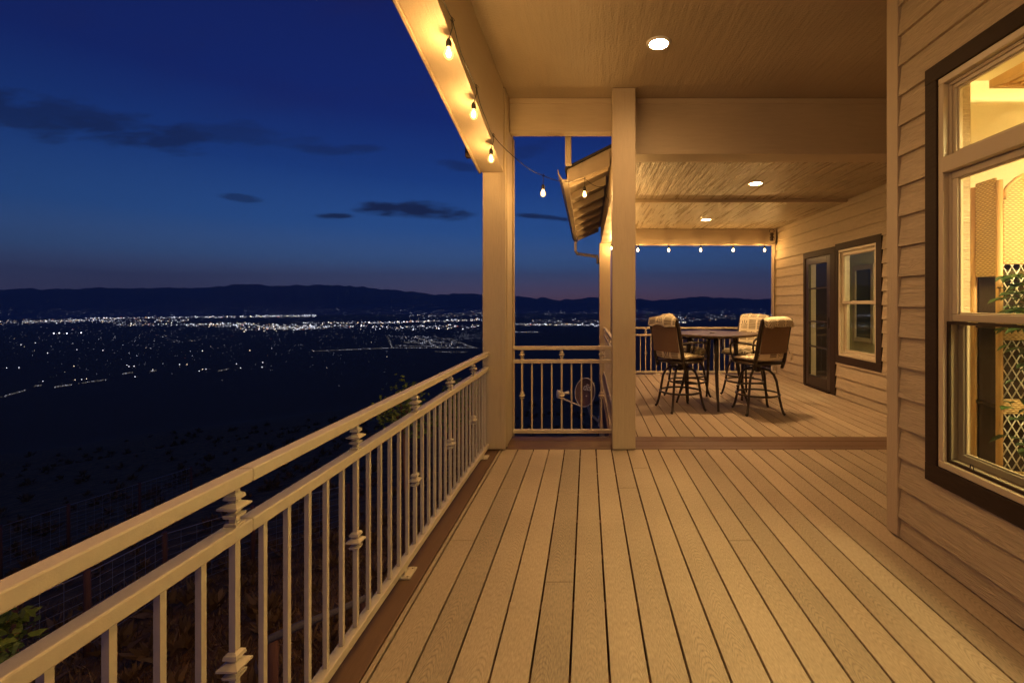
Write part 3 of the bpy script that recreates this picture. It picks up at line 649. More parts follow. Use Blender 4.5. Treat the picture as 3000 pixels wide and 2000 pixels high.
# lower roof over the far bay, running out past its left beam
x0r, x1r, yr0, yr1 = -.20, .262, 4.76, 9.55
rz = lambda x: 2.955+.5*(x-.257)
a = MB(); a.prism([(x0r, yr0, rz(x0r)), (x0r, yr0, rz(x0r)+.03), (3.9, yr0, rz(3.9)+.03), (3.9, yr0, rz(3.9))], [(x0r, yr1, rz(x0r)), (x0r, yr1, rz(x0r)+.03), (3.9, yr1, rz(3.9)+.03), (3.9, yr1, rz(3.9))])
a.build('sheathing', M['beam_y'], roof)
a = MB(); a.prism([(x0r-.03, yr0-.03, rz(x0r)+.018), (x0r-.03, yr0-.03, rz(x0r)+.045), (3.9, yr0-.03, rz(3.9)+.06), (3.9, yr0-.03, rz(3.9)+.032)], [(x0r-.03, yr1+.03, rz(x0r)+.018), (x0r-.03, yr1+.03, rz(x0r)+.045), (3.9, yr1+.03, rz(3.9)+.06), (3.9, yr1+.03, rz(3.9)+.032)])
a.build('shingles', M['shingle'], roof)
def rafter(y, t, dz, nm, xe=.235):
    a = MB(); q = [(x0r+.004, -dz*.75), (x0r+.004, -.001), (xe, -.001), (xe, -dz)]
    a.prism([(x, y, rz(x)+k) for x, k in q], [(x, y+t, rz(x)+k) for x, k in q]); a.build(nm, M['beam_x'], roof, .002)
rafter(yr0-.022, .02, .16, 'rake_board')
y = 5.06
while y < 9.5: rafter(y, .04, .11, 'rafter'); y += .61
# gutter and downspouts
a = MB(); zg = rz(x0r)+.02; q = [(x0r-.002, zg), (x0r-.002, zg-.11), (x0r-.06, zg-.11), (x0r-.105, zg-.04), (x0r-.105, zg+.0), (x0r-.098, zg+.0), (x0r-.098, zg-.035), (x0r-.055, zg-.10), (x0r-.008, zg-.10), (x0r-.008, zg)]
a.prism([(x, yr0-.02, z) for x, z in q], [(x, yr1, z) for x, z in q]); a.build('gutter', M['trim'], roof)
BX('downspout', M['trim'], roof, -.225, -.16, 4.70-.07, 4.70-.01, zg+.02, 3.12, bevel=.008)
a = MB(); a.tube([(-.24, 9.48, zg-.08), (-.24, 9.48, zg-.30), (-.20, 9.42, zg-.36), (.20, 9.0, zg-.46), (.215, 8.96, zg-.6)], .035, 4); a.build('downspout', M['trim'], roof)

# columns
def column(x0, x1, y0, y1, z0, z1, label, grooves=True):
    c = empty('porch_column', ((x0+x1)/2, (y0+y1)/2, z0), label, 'column')
    MB().box(x0, x1, y0, y1, z0, z1).build('shaft', M['post'], c, .004)
    return c
c = column(-.965, -.755, 4.20, 4.655, .012, ZC-.002, 'wide tan boxed column where the long railing meets the side railing')
mb = MB(); mb.box(-.754, -.748, 4.262, 4.30, .012, 3.0); mb.box(-.754, -.740, 4.60, 4.656, .012, 3.015); mb.build('trim_strip', M['post'], c, .002)
BX('corner_strip', M['post'], c, -.790, -.751, 4.194, 4.199, .014, 2.70, bevel=.001)
c = column(.236, .447, 4.20, 4.406, .012, ZC-.002, 'square tan column in the middle of the deck opening')
mb = MB(); mb.box(.236, .252, 4.1965, 4.1995, .016, ZC-.004); mb.build('corner_strip', M['post'], c)
c = column(.236, .449, 8.722, 8.93, -6, 2.52, 'distant tan corner column standing beyond the middle column')
MB().box(.447, .451, 4.42, 4.43, .1, .2)

# ---------------------------------------------------------------- railings
def knuckle(mb, c, s=1.0):
    # stacked square collars
    pr = [(.008, -.036), (.0175, -.031), (.0195, -.023), (.0095, -.018), (.012, -.013), (.028, -.004), (.028, .001), (.012, .010), (.010, .014), (.0185, .020), (.0165, .030), (.008, .036)]
    mb.lathe(c, [(r*s, z*s) for r, z in pr], 4, True, False)
def railing(name, label, p0, p1, kn, sp, k0, feet=(), z_off=0.0, seams=()):
    p0, p1 = Vector((*p0, 0)), Vector((*p1, 0)); t = (p1-p0); Ln = t.length; t.normalize(); nrm = Vector((-t.y, t.x, 0))
    base = empty(name, tuple(p0), label, 'railing')
    def bar(nm, a, b, z0, z1, w, m=M['rail'], bev=.004):
        mb = MB(); A = p0+t*a; B = p0+t*b; q = [(-w, z0), (w, z0), (w, z1), (-w, z1)]
        mb.prism([A+nrm*s+Vector((0, 0, z+z_off)) for s, z in q], [B+nrm*s+Vector((0, 0, z+z_off)) for s, z in q]); return mb.build(nm, m, base, bev)
    bounds = [0]+list(seams)+[Ln]
    for a, b in zip(bounds, bounds[1:]):
        bar('top_rail', a+(.0008 if a else 0), b-.0008, .873, .909, .0225); bar('middle_rail', a+(.0008 if a else 0), b-.0008, .738, .774, .0225)
    bar('bottom_rail', 0, Ln, .030, .066, .0215)
    n = int((Ln-.02-k0)/sp)
    for i in range(-50, n+1):
        s = k0+i*sp
        if s < .02 or s > Ln-.02: continue
        c = p0+t*s
        mb = MB(); isk = (i % kn == 0); w = .0085 if i % kn == 0 else .0075
        def sq(z0, z1):
            q = [c+t*a*w+nrm*b*w for a, b in ((-1, -1), (1, -1), (1, 1), (-1, 1))]
            mb.prism([v+Vector((0, 0, z0+z_off)) for v in q], [v+Vector((0, 0, z1+z_off)) for v in q])
        sq(.0665, .7375)
        if isk:
            sq(.7745, .8725); knuckle(mb, c+Vector((0, 0, .41+z_off))); knuckle(mb, c+Vector((0, 0, .825+z_off)), .95)
            mb.box(c.x-.016, c.x+.016, c.y-.016, c.y+.016, .7745+z_off, .781+z_off)
        mb.build('ornate_baluster' if isk else 'baluster', M['rail'], base)
    for s in feet:
        c = p0+t*s; mb = MB()
        mb.box(c.x-.018, c.x+.018, c.y-.018, c.y+.018, .008, .0295); mb.box(c.x-.03, c.x+.055, c.y-.05, c.y+.05, .0015, .009)
        for q in (-.035, .035): mb.lathe((c.x+.04, c.y+q, .009), [(.007, 0), (.007, .006)], 6)
        mb.build('foot', M['rail'], base, .001)
    return base
railing('railing', 'long beige metal railing running from the camera to the wide column', (-.924, -2.2), (-.924, 4.196), 6, .1043, 3.393, (1.3, 4.48, 6.2), 0, (3.43, 5.05))
railing('railing', 'short beige railing between the wide column and the middle column', (-.752, 4.615), (.262, 4.615), 4, .1004, .093, (), .015)
railing('railing', 'beige side railing of the far deck seen almost end on', (.335, 4.67), (.335, 8.70), 6, .101, .30, (2.0,))
railing('railing', 'beige railing along the far end of the deck behind the bar table', (.452, 8.74), (3.62, 8.74), 6, .101, .672, (.9, 2.1, 3.05))
BX('support_block', M['rail'], bpy.data.objects['railing'], -.942, -.906, 2.30, 2.336, .0015, .029) if False else None

# ---------------------------------------------------------------- lights
def downlight(x, y, z, label, m='can'):
    e = empty('recessed_light', (x, y, z), label, 'ceiling light', 'round recessed lights in the porch ceilings')
    mb = MB(); n = 32
    for k in range(n):
        a, b = 2*math.pi*k/n, 2*math.pi*(k+1)/n
        f = lambda r, w, h: (x+r*math.cos(w), y+r*math.sin(w), z-h)
        mb.quad(f(.072, a, .012), f(.088, a, .010), f(.088, b, .010), f(.072, b, .012)); mb.quad(f(.088, a, .010), f(.094, a, .0), f(.094, b, .0), f(.088, b, .010))
        mb.quad(f(.072, b, .012), f(.070, b, .002), f(.070, a, .002), f(.072, a, .012))
    mb.build('trim_ring', M['white'], e)
    mb = MB(); mb.quad(*[(x+.0715*math.cos(-2*math.pi*k/32), y+.0715*math.sin(-2*math.pi*k/32), z-.008) for k in range(32)]); mb.build('lens', M[m], e)
downlight(.548, 3.48, ZC, 'bright round light in the high near ceiling, the largest one')
downlight(2.05, 5.54, ZC2, 'round light in the lower ceiling just past the big beam', 'can_far')
downlight(2.02, 7.73, ZC3, 'smallest round light, in the farthest ceiling above the bar table', 'can_far')
downlight(.548, -.30, ZC, 'round light in the near ceiling above the viewer')

def string(label, hooks, drops, n0, ends, lean=0):
    st = empty('string_lights', tuple(hooks[0]), label, 'string lights')
    mb = MB(); pts = []
    for i, (a, b) in enumerate(zip(hooks, hooks[1:])):
        L = (b-a).length
        for k in range(8):
            t = k/8; p = a.lerp(b, t); p.z -= min(.10, .07*L)*4*t*(1-t); p.x += .004*math.sin(t*9+i); pts.append(p)
    pts.append(hooks[-1]); mb.tube(pts, .0032, 6); mb.build('cable', M['black'], st)
    for j, dz in drops:
        h = hooks[j].copy(); mb = MB(); lx = Vector((-lean if j < n0 else 0, 0, 0))
        mb.tube([h+Vector((0, 0, .012)), h+Vector((.003, .002, -.05)), h+lx+Vector((0, 0, -dz))], .0028, 6)
        mb.tube([h+Vector((.0, 0, .014)), h+Vector((.014, .012, .0)), h+Vector((0, .01, -.014)), h+Vector((-.008, 0, .0))], .002, 5)
        h += lx; mb.lathe(h+Vector((0, 0, -dz-.045)), [(.0145, 0), (.0165, .012), (.0155, .02), (.0165, .028), (.014, .04), (.006, .052)], 12)
        so = mb.build('socket', M['black'], st)
        mb = MB(); mb.lathe(h+Vector((0, 0, -dz-.108)), [(.002, -.004), (.014, 0), (.023, .010), (.0265, .026), (.0235, .042), (.0155, .056), (.0125, .0625)], 14)
        mb.build('bulb', M['shell'], so)
        MB().lathe(h+Vector((0, 0, -dz-.098)), [(.002, 0), (.009, .006), (.0115, .018), (.009, .032), (.003, .042)], 10).build('filament', M['bulb'], so)
hk = []
d = 2.55-.56*8
while d < 2.5: hk.append(Vector((-.757, d, zb(max(d, 1.65))+.075))); d += .56
hk += [P(1323, 57, 2.55), P(1394.6, 253.6, 3.11), P(1444.6, 396, 3.68)]
nb = len(hk)
hk += [P(1591, 514, 4.25), P(1712.5, 523, 4.80), P(1771, 545, 5.30), Vector((.255, 5.5, 2.60))]
string('string lights with black cable from the left beam across the gap to the lower roof', hk, [(i, .115) for i in range(nb)]+[(nb, .09), (nb+1, .09)], nb, None, .016)
hk = [Vector((.462, y, 2.50)) for y in (5.6, 6.2, 6.8, 7.4, 8.0, 8.55)]+[Vector((x, 8.69, 2.475)) for x in (.97, 1.56, 2.17, 2.79, 3.39)]+[Vector((3.60, 8.70, 2.52))]
string('string lights in a row under the far beam of the porch', hk, [(i, .02) for i in range(11)], 0, None)

# ---------------------------------------------------------------- bar table and stools
TX, TY = 1.70, 6.19
def table():
    t = empty('bar_table', (TX, TY, 0), 'dark square bar height patio table with rounded corners between the stools', 'table')
    ang = math.atan2(-.47, -.05)
    def outline(r, n=72):
        out = []
        for k in range(n):
            w = 2*math.pi*k/n; c, s = abs(math.cos(w)), abs(math.sin(w)); q = r/((c**1.45+s**1.45)**(1/1.45)); out.append((TX+q*math.cos(w+ang), TY+q*math.sin(w+ang)))
        return out
    mb = MB(); ls = [(.605, .925), (.638, .932), (.648, .948), (.640, .960), (.60, .957), (.2, .956), (.02, .956)]
    i = 0; n = 72
    for r, z in ls: mb.v += [Vector((x, y, z)) for x, y in outline(r)]
    for k in range(len(ls)-1):
        for j in range(n): mb.f.append((k*n+j, k*n+(j+1) % n, (k+1)*n+(j+1) % n, (k+1)*n+j)); mb.sm.append(True)
    mb.f.append(tuple(reversed(range(n)))); mb.f.append(tuple(6*n+j for j in range(n))); mb.sm += [False, False]
    M['top'] = textured('speckled_table_top', (.07, .042, .026), .35, (1, 1, 1), .5, .2, .001, 60)
    mb.build('tabletop', M['top'], t)
    MB().lathe((TX, TY, .957), [(.035, 0), (.035, .006), (.02, .009)], 20).build('umbrella_cap', M['bronze'], t)
    for k in range(4):
        w = ang+k*math.pi/2; dx, dy = math.cos(w), math.sin(w)
        mb = MB(); mb.tube([(TX+dx*r, TY+dy*r, z) for r, z in ((.30, .925), (.31, .80), (.325, .62), (.36, .40), (.41, .20), (.47, .02), (.472, .0))], [.034, .030, .026, .022, .018, .014, .017], 10)
        mb.build('leg', M['bronze'], t)
    mb = MB()
    for k in range(4):
        a, b = ang+k*math.pi/2, ang+(k+1)*math.pi/2; mb.tube([(TX+.30*math.cos(a), TY+.30*math.sin(a), .90), (TX+.30*math.cos(b), TY+.30*math.sin(b), .90)], .014, 6)
    mb.build('apron', M['bronze'], t)
table()
def sweep_slab(prof, hw, th, seed=0, waves=.012, nx=14):
    """a padded cushion swept along prof (list of (y, z)), half width hw, with UVs in metres"""
    pr = []
    for i in range(len(prof)-1):
        for k in range(4):
            t = k/4; pr.append((prof[i][0]*(1-t)+prof[i+1][0]*t, prof[i][1]*(1-t)+prof[i+1][1]*t))
    pr.append(prof[-1]); m = len(pr); vs = []; uv = []; d = 0; ds = []
    for i, p in enumerate(pr):
        if i: d += math.hypot(p[0]-pr[i-1][0], p[1]-pr[i-1][1])
        ds.append(d)
    for side in (1, -1):
        for i, p in enumerate(pr):
            a, b = pr[max(0, i-2)], pr[min(m-1, i+2)]; ty, tz = b[0]-a[0], b[1]-a[1]; l = math.hypot(ty, tz); ny, nz_ = -tz/l, ty/l
            for j in range(nx+1):
                s = -1+2*j/nx; e = (1-abs(s)**4)*(1-abs(2*ds[i]/d-1)**10)*.85+.15
                w = noise.noise(Vector((s*2.2+seed, ds[i]*7, side+seed)))*waves
                o = side*th/2*e+w
                hem = 1+.03*noise.noise(Vector((seed+5, ds[i]*6, 0)))
                vs.append(Vector((s*hw*hem, p[0]+ny*o, p[1]+nz_*o + (.03*noise.noise(Vector((s*2.5, seed, 2))) if i > m-6 else 0)))); uv.append((s*hw+seed*.37, ds[i]+seed*.21))
    f = []; nn = nx+1
    for i in range(m-1):
        for j in range(nx):
            f.append((i*nn+j, i*nn+j+1, (i+1)*nn+j+1, (i+1)*nn+j)); o = m*nn; f.append((o+i*nn+j, o+(i+1)*nn+j, o+(i+1)*nn+j+1, o+i*nn+j+1))
    o = m*nn
    for i in range(m-1):
        f.append((i*nn, (i+1)*nn, o+(i+1)*nn, o+i*nn)); f.append((i*nn+nx, o+i*nn+nx, o+(i+1)*nn+nx, (i+1)*nn+nx))
    for j in range(nx):
        f.append((j, o+j, o+j+1, j+1)); q = (m-1)*nn; f.append((q+j, q+j+1, o+q+j+1, o+q+j))
    me = bpy.data.meshes.new('cushion'); me.from_pydata(vs, [], f); l = me.uv_layers.new(name='UVMap')
    for lp in me.loops: l.data[lp.index].uv = uv[lp.vertex_index]
    me.polygons.foreach_set('use_smooth', [True]*len(f)); me.materials.append(M['fabric']); me.update()
    return me
CUSH = [(.25, .640), (.20, .672), (.10, .684), (0, .684), (-.12, .680), (-.20, .690), (-.222, .80), (-.240, .92), (-.262, 1.05), (-.285, 1.14), (-.312, 1.168), (-.342, 1.145), (-.350, 1.11), (-.352, 1.075)]
def make_stool():
    s = empty('bar_stool')
    mb = MB(); bm = M['bronze']
    for k in range(4):
        w = R(24)+k*math.pi/2; c, q = math.cos(w), math.sin(w)
        l = MB(); l.tube([(c*r, q*r, z) for r, z in ((.02, .535), (.08, .545), (.145, .53), (.20, .485), (.232, .41), (.25, .31), (.268, .20), (.292, .10), (.315, .03), (.335, .012))], [.015]*9+[.017], 10); l.build('leg', bm, s)
    MB().tube([(.262*math.cos(t*math.pi/18), .262*math.sin(t*math.pi/18), .235) for t in range(36)], .0125, 8, True).build('footrest_ring', bm, s)
    MB().tube([(.245*math.cos(R(25+t*6)), .245*math.sin(R(25+t*6)), .315) for t in range(22)], .011, 8).build('footrest_bar', bm, s)
    MB().lathe((0, 0, .50), [(.02, 0), (.04, .01), (.05, .03), (.04, .055), (.032, .08), (.055, .095), (.08, .105), (.08, .112)], 18).build('swivel', bm, s)
    mb = MB(); q = [(-.225, -.20), (-.232, -.05), (-.232, .12), (-.20, .215), (-.10, .235), (.10, .235), (.20, .215), (.232, .12), (.232, -.05), (.225, -.20)]
    mb.tube([(x, y, .622+(.012 if y > .2 else 0)) for x, y in q], .016, 8, True); mb.box(-.2, .2, -.02, .02, .600, .616); mb.box(-.02, .02, -.2, .2, .585, .599); mb.build('seat_frame', bm, s)
    mb = MB(); mb.box(-.215, .215, -.195, .21, .628, .634); mb.build('seat_sling', M['sling'], s)
    for sx in (-1, 1):
        mb = MB(); mb.tube([(sx*.228, -.17, .56), (sx*.230, -.205, .66), (sx*.228, -.235, .82), (sx*.226, -.275, 1.02), (sx*.225, -.312, 1.155), (sx*.225, -.322, 1.172)], [.020, .022, .022, .022, .020, .012], 8, ry=1.2); mb.build('back_post', bm, s)
        mb = MB(); mb.tube([(sx*.235, -.232, .855), (sx*.262, -.12, .872), (sx*.272, .05, .872), (sx*.268, .16, .862), (sx*.258, .20, .83), (sx*.248, .205, .74), (sx*.238, .17, .66), (sx*.235, .15, .622)], [.012, .014, .016, .016, .014, .012, .012, .012], 8); mb.build('armrest', bm, s)
    mb = MB(); n = 10
    def bp(t, k):
        pr = [(-.258, .755), (-.272, .86), (-.298, 1.02), (-.322, 1.13)]; i = min(2, int(t*3)); f_ = t*3-i
        return (pr[i][0]*(1-f_)+pr[i+1][0]*f_, pr[i][1]*(1-f_)+pr[i+1][1]*f_)
    for i in range(12):
        for j in range(8):
            g = []
            for (a, b) in ((i, j), (i+1, j), (i+1, j+1), (i, j+1)):
                y, z = bp(a/12, 0); x = -.212+.424*b/8; g.append((x, y-.018*(1-(x/.212)**2)-.002, z))
            mb.quad(*g); mb.sm[-1] = True
    mb.build('back_sling', M['sling'], s)
    return s
stool = make_stool()
def put_stool(o, x, y, f, label, seed, flip=0):
    o.location = (x, y, 0); o.rotation_euler = (0, 0, math.atan2(-f[0], f[1])); tag(o, label, 'bar stool', 'bar stools round the patio table')
    c = bpy.data.objects.new('cushion', sweep_slab(CUSH, .226, .078 if seed > 5 else .066, seed, .013)); COL.objects.link(c); c.location = (x, y, 0); c.rotation_euler = o.rotation_euler
    return c
s1, s2, s3, s4 = stool, copy_tree(stool), copy_tree(stool), copy_tree(stool)
for (o, x, y, f, lab, cl, sd) in [
    (s1, 1.20, 5.87, (.80, .60), 'bar stool nearest the middle column with its brown sling back to the viewer', 'patterned cushion on the bar stool nearest the middle column', 1.3),
    (s2, 2.14, 5.71, (-.40, .92), 'bar stool in front at the right, its back turned, nearest the siding wall', 'patterned cushion on the front right bar stool with its back turned', 4.1),
    (s3, 1.46, 6.64, (.82, -.57), 'bar stool half hidden behind the front left stool by the far railing', 'patterned cushion on the stool hidden behind the front left stool', 7.7),
    (s4, 2.30, 6.66, (-.70, -.62), 'bar stool facing the viewer behind the table at the right, its printed back cushion showing', 'printed cushion facing the viewer on the stool behind the table', 9.2)]:
    c = put_stool(o, x, y, f, lab, sd); tag(c, cl, 'cushion', 'printed cushions draped over the bar stools')

# ---------------------------------------------------------------- small things on the far wall
o = empty('power_outlet', (XF-.016, 8.15, .42), 'small tan outdoor outlet box low on the siding behind the right stool', 'outlet')
BX('cover_plate', M['outlet'], o, XF-.034, XF-.014, 8.10, 8.19, .36, .50, bevel=.004); MB().tube([(XF-.04, 8.14, .46), (XF-.06, 8.14, .50), (XF-.055, 8.2, .62), (XF-.03, 8.3, .78), (XF-.03, 8.32, .9)], .004, 6).build('cable', M['black'], o)
o = empty('hanging_lantern', (3.50, 8.60, 2.60), 'small dark hanging cylinder lantern under the far beam at the wall corner', 'lantern')
MB().lathe((3.50, 8.62, 2.54), [(.01, 0), (.035, .006), (.035, .02), (.028, .025), (.028, .055), (.036, .06), (.036, .078), (.028, .083), (.028, .115), (.036, .12), (.036, .14), (.012, .155)], 16).build('body', M['casing'], o)
MB().tube([(3.50+.045*math.cos(R(a)), 8.62, 2.73+.035*math.sin(R(a))) for a in range(-80, 261, 20)], .006, 6).build('hook', M['casing'], o)
o = empty('wall_cable', (XF-.06, 8.72, 2.5), 'thin dark cable running down the corner at the far end of the wall', 'cable')
MB().tube([(3.55, 8.64, 2.62), (3.60, 8.68, 2.5), (3.618, 8.795, 2.2), (3.62, 8.797, 1.2), (3.618, 8.797, .5)], .005, 6).build('wire', M['casing'], o)

# ---------------------------------------------------------------- satellite dish
def dish():
    c = Vector((-.045, 8.25, -.25)); o = empty('satellite_dish', tuple(c), 'oval satellite dish on an arm outside the short railing', 'satellite dish')
    nrm = Vector((-.60, -.78, .20)).normalized(); sx = nrm.cross(Vector((0, 0, 1))).normalized()*-1; up = sx.cross(nrm).normalized()
    if up.z < 0: up = -up
    if sx.x < 0: sx = -sx
    mb = MB(); n = 40
    pt = lambda r, w, h=0: c+sx*.225*r*math.cos(w)+up*.255*r*math.sin(w)+nrm*(.07*(r*r-1)+h)
    for k in range(8):
        for j in range(n):
            a, b = 2*math.pi*j/n, 2*math.pi*(j+1)/n
            for h in (0, -.012): mb.quad(pt(k/8, a, h), pt((k+1)/8, a, h), pt((k+1)/8, b, h), pt(k/8, b, h)); mb.sm[-1] = True
    mb.build('reflector', M['dish'], o)
    MB().tube([pt(1.0, 2*math.pi*j/n, -.006) for j in range(n)], .009, 6, True).build('rim', M['dishgrey'], o)
    lnb = Vector((-.46, 7.80, -.20)); bot = c-up*.26+nrm*-.02
    MB().tube([c-up*.15-nrm*.1, bot-nrm*.03, bot+nrm*.05, lnb-Vector((0, 0, .05))], [.014]*4, 8).build('feed_arm', M['dishgrey'], o)
    mb = MB(); mb.lathe(lnb+Vector((-.03, 0, -.06)), [(.03, 0), (.04, .02), (.04, .12), (.03, .135)], 10); mb.tube([lnb, lnb+Vector((.08, .1, 0)), lnb+Vector((.13, .16, -.0))], [.022, .026, .034], 10); mb.build('receiver', M['dishgrey'], o)
    MB().tube([c-nrm*.08-up*.05, c-nrm*.13-up*.2, Vector((.06, 8.5, -.70)), Vector((.20, 8.70, -.88)), Vector((.235, 8.75, -.92))], .024, 10).build('mast', M['dishgrey'], o)
    MB().box(.212, .2355, 8.73, 8.85, -1.0, -.82).build('mounting_foot', M['dishgrey'], o, .003)
    MB().tube([(.06, 8.5, -.72), (.10, 8.5, -.62), (.16, 8.55, -.40), (.215, 8.6, -.30)], .005, 6).build('cable', M['black'], o)
    tx = bpy.data.curves.new('lettering', 'FONT'); tx.body = 'dish'; tx.size = .17; tx.align_x = 'CENTER'; tx.align_y = 'CENTER'; tx.offset = .002; tx.extrude = .001; tx.shear = .2
    t = bpy.data.objects.new('lettering_tmp', tx); COL.objects.link(t); bpy.context.view_layer.update()
    me = bpy.data.meshes.new_from_object(t); bpy.data.objects.remove(t); me.name = 'lettering'; me.materials.clear(); me.materials.append(M['dishgrey'])
    ob = bpy.data.objects.new('lettering', me); COL.objects.link(ob); ob.parent = o
    m = Matrix((sx, up, nrm)).transposed().to_4x4(); m.translation = sx*.05+up*.09-nrm*.05+nrm*.005; ob.matrix_local = m
dish()

# ---------------------------------------------------------------- inside the near room: étagère and plants
def etagere():
    X0, X1, Y0, Y1 = 2.165, 3.05, 2.39, 2.55
    o = empty('wicker_shelf', ((X0+X1)/2, (Y0+Y1)/2, 0), 'tall wicker etagere with lattice panels behind the large near window', 'shelf')
    for x, y in ((X0, Y1), (X0, Y0), (X1, Y0), (X1, Y1)): MB().tube([(x, y, 0), (x, y, 2.0)], .016, 8).build('post', M['wood'], o)
    mb = MB(); n = 24; w0, w1 = X0+.018, X1-.018
    h = lambda x: 1.90+.19*math.sqrt(max(0, 1-((x-(w0+w1)/2)/((w1-w0)/2))**2))
    for k in range(n):
        a, b = w0+(w1-w0)*k/n, w0+(w1-w0)*(k+1)/n
        mb.prism([(a, Y0-.006, 1.56), (b, Y0-.006, 1.56), (b, Y0-.006, h(b)), (a, Y0-.006, h(a))], [(a, Y0+.006, 1.56), (b, Y0+.006, 1.56), (b, Y0+.006, h(b)), (a, Y0+.006, h(a))])
    mb.build('wicker_panel', M['wicker'], o)
    for z0, z1 in ((1.16, 1.31), (.775, .852), (.10, .473)): BX('wicker_panel', M['wicker'], o, w0, w1, Y0-.006, Y0+.006, z0, z1)
    BX('wicker_panel', M['wicker'], o, X0-.005, X0+.005, Y0+.017, Y1-.017, 1.5, 2.02)
    MB().tube([(w0+(w1-w0)*t, Y0-.004, h(w0+(w1-w0)*t)) for t in (0, .01, .03, .08, .15, .3, .5, .7, .85, .92, .97, .99, 1)], .013, 8).build('arch', M['wood'], o)
    def lattice(z0, z1):
        mb = MB(); stp = .048; H = z1-z0
        for s in (1, -1):
            for k in range(-30, 60):
                c = w0+k*stp; seg = []
                for i in range(61):
                    zz = z0+H*i/60; xx = c+s*(zz-z0)*.62
                    if w0 <= xx <= w1: seg.append((xx, Y0+s*.003, zz))
                if len(seg) > 1: mb.tube([seg[0], seg[-1]], .0032, 5)
        mb.build('lattice_panel', M['white'], o)
    lattice(1.31, 1.56); lattice(.852, 1.16); lattice(.473, .775)
    for z in (.28, .82, 1.24, 1.56): BX('shelf_board', M['casing'], o, X0, X1, Y0+.018, Y1, z-.02, z)
    BX('back_panel', M['casing'], o, X0+.02, X1, Y1-.012, Y1-.004, .1, 1.5)
    p = empty('potted_plant', (2.20, 2.30, .9), 'large leaved green houseplant in front of the wicker shelf behind the window', 'plant')
    MB().lathe((2.20, 2.22, .0), [(.07, 0), (.10, .15), (.11, .28), (.10, .30)], 16).build('pot', M['casing'], p)
    mb = MB(); rs = random.Random(3)
    for q in range(7): mb.tube([(2.20, 2.22, .28), (2.19+rs.uniform(-.04, .04), 2.24, .8), (2.19+rs.uniform(-.06, .10), 2.28+rs.uniform(-.05, .05), 1.42)], .005, 5)
    for k in range(120):
        w = rs.uniform(0, 6.28); el = rs.uniform(-.3, 1.0); b = Vector((2.19+rs.uniform(-.05, .10), 2.27+rs.uniform(-.04, .06), (rs.uniform(.5, 1.2) if k % 4 == 0 else rs.uniform(1.22, 1.50)))); dr_ = Vector((math.cos(w)*math.cos(el), math.sin(w)*math.cos(el)*.35, math.sin(el)*.6-.1)); L = rs.uniform(.06, .13)
        s_ = dr_.cross(Vector((0, 0, 1))).normalized()*L*.24; a = b+dr_*.03
        mb.tube([b, a], .002, 4); mb.quad(a, a+dr_*L*.3+s_, a+dr_*L*.7+s_*.8-Vector((0, 0, .01)), a+dr_*L-Vector((0, 0, .03)), a+dr_*L*.7-s_*.8-Vector((0, 0, .01)), a+dr_*L*.3-s_)
    mb.build('foliage', M['houseleaf'], p)
    q = empty('slatted_rack', (2.6, 1.9, 2.5), 'slatted pale wood rack high up behind the top pane', 'rack')
    mb = MB()
    for k in range(18): x = 2.15+.055*k; mb.box(x-.018, x+.018, 1.32, 2.358, 2.492, 2.512)
    mb.build('slats', M['wood'], q, .002)
    mb = MB()
    mb.box(2.105, 2.129, 1.32, 2.384, 2.478, 2.52); mb.box(2.13, 3.2, 2.36, 2.384, 2.478, 2.52); mb.box(2.13, 3.2, 1.7, 1.73, 2.514, 2.54); mb.build('frame', M['wood'], q, .002)
etagere()

# ---------------------------------------------------------------- yard: fences, rail, shrubs
def gz(x, y): return ground_z(x, y)
def fence(label, tops, wire=True, post_r=.055, z_top=None):
    b = empty('fence', tuple(tops[0][:2])+(gz(*tops[0][:2]),), label, 'fence')
    for (x, y, z) in tops: MB().tube([(x, y, gz(x, y)-.3), (x+.01, y, (gz(x, y)+z)/2), (x, y, z)], [post_r, post_r*.95, post_r*.9], 8).build('post', M['oldwood'], b)
    mb = MB()
    for (p, q) in zip(tops, tops[1:]):
        p, q = Vector(p), Vector(q); hb = 1.25
        for k in range(9):
            h = hb*k/8; mb.tube([p-Vector((0, 0, .05+h)), q-Vector((0, 0, .05+h))], .009 if k == 0 else .0035, 4)
        n = int((q-p).length/.25)
        for k in range(1, n): m_ = p.lerp(q, k/n); mb.tube([m_-Vector((0, 0, .05)), m_-Vector((0, 0, .05+hb))], .003, 4)
    mb.build('wire_mesh', M['steel'], b)
def top(u, v, z): d = (CH-z)*F/(v-VV); return ((u-VU)*d/F, d, z)
fence('wire mesh fence with reddish wooden posts crossing the dark yard below the railing', [top(40, 1760, -3.3), top(255, 1669, -3.2), top(482, 1557, -3.45), top(740, 1480, -3.6), top(1020, 1415, -3.8)])
fence('farther wire mesh fence faintly seen on the dark hillside', [top(-260, 1620, -5.2), top(0, 1537, -5.2), top(200, 1475, -5.4), top(409, 1412, -5.6), top(560, 1366, -5.9)])
o = empty('wooden_rail', (-3.4, 5.5, gz(-3.4, 5.5)), 'pale weathered wooden rail on short posts in the yard below the railing', 'rail')
A, B = Vector(top(770, 1880, -2.65)), Vector(top(1090, 1742, -2.65))
MB().tube([A, A.lerp(B, .3)+Vector((0, 0, .01)), A.lerp(B, .6)-Vector((0, 0, .01)), B], [.045, .05, .042, .045], 7).build('rail', M['paleold'], o)
for t in (.08, .92): p = A.lerp(B, t); MB().tube([(p.x, p.y, gz(p.x, p.y)-.3), (p.x, p.y, p.z-.03)], .06, 7).build('post', M['oldwood'], o)
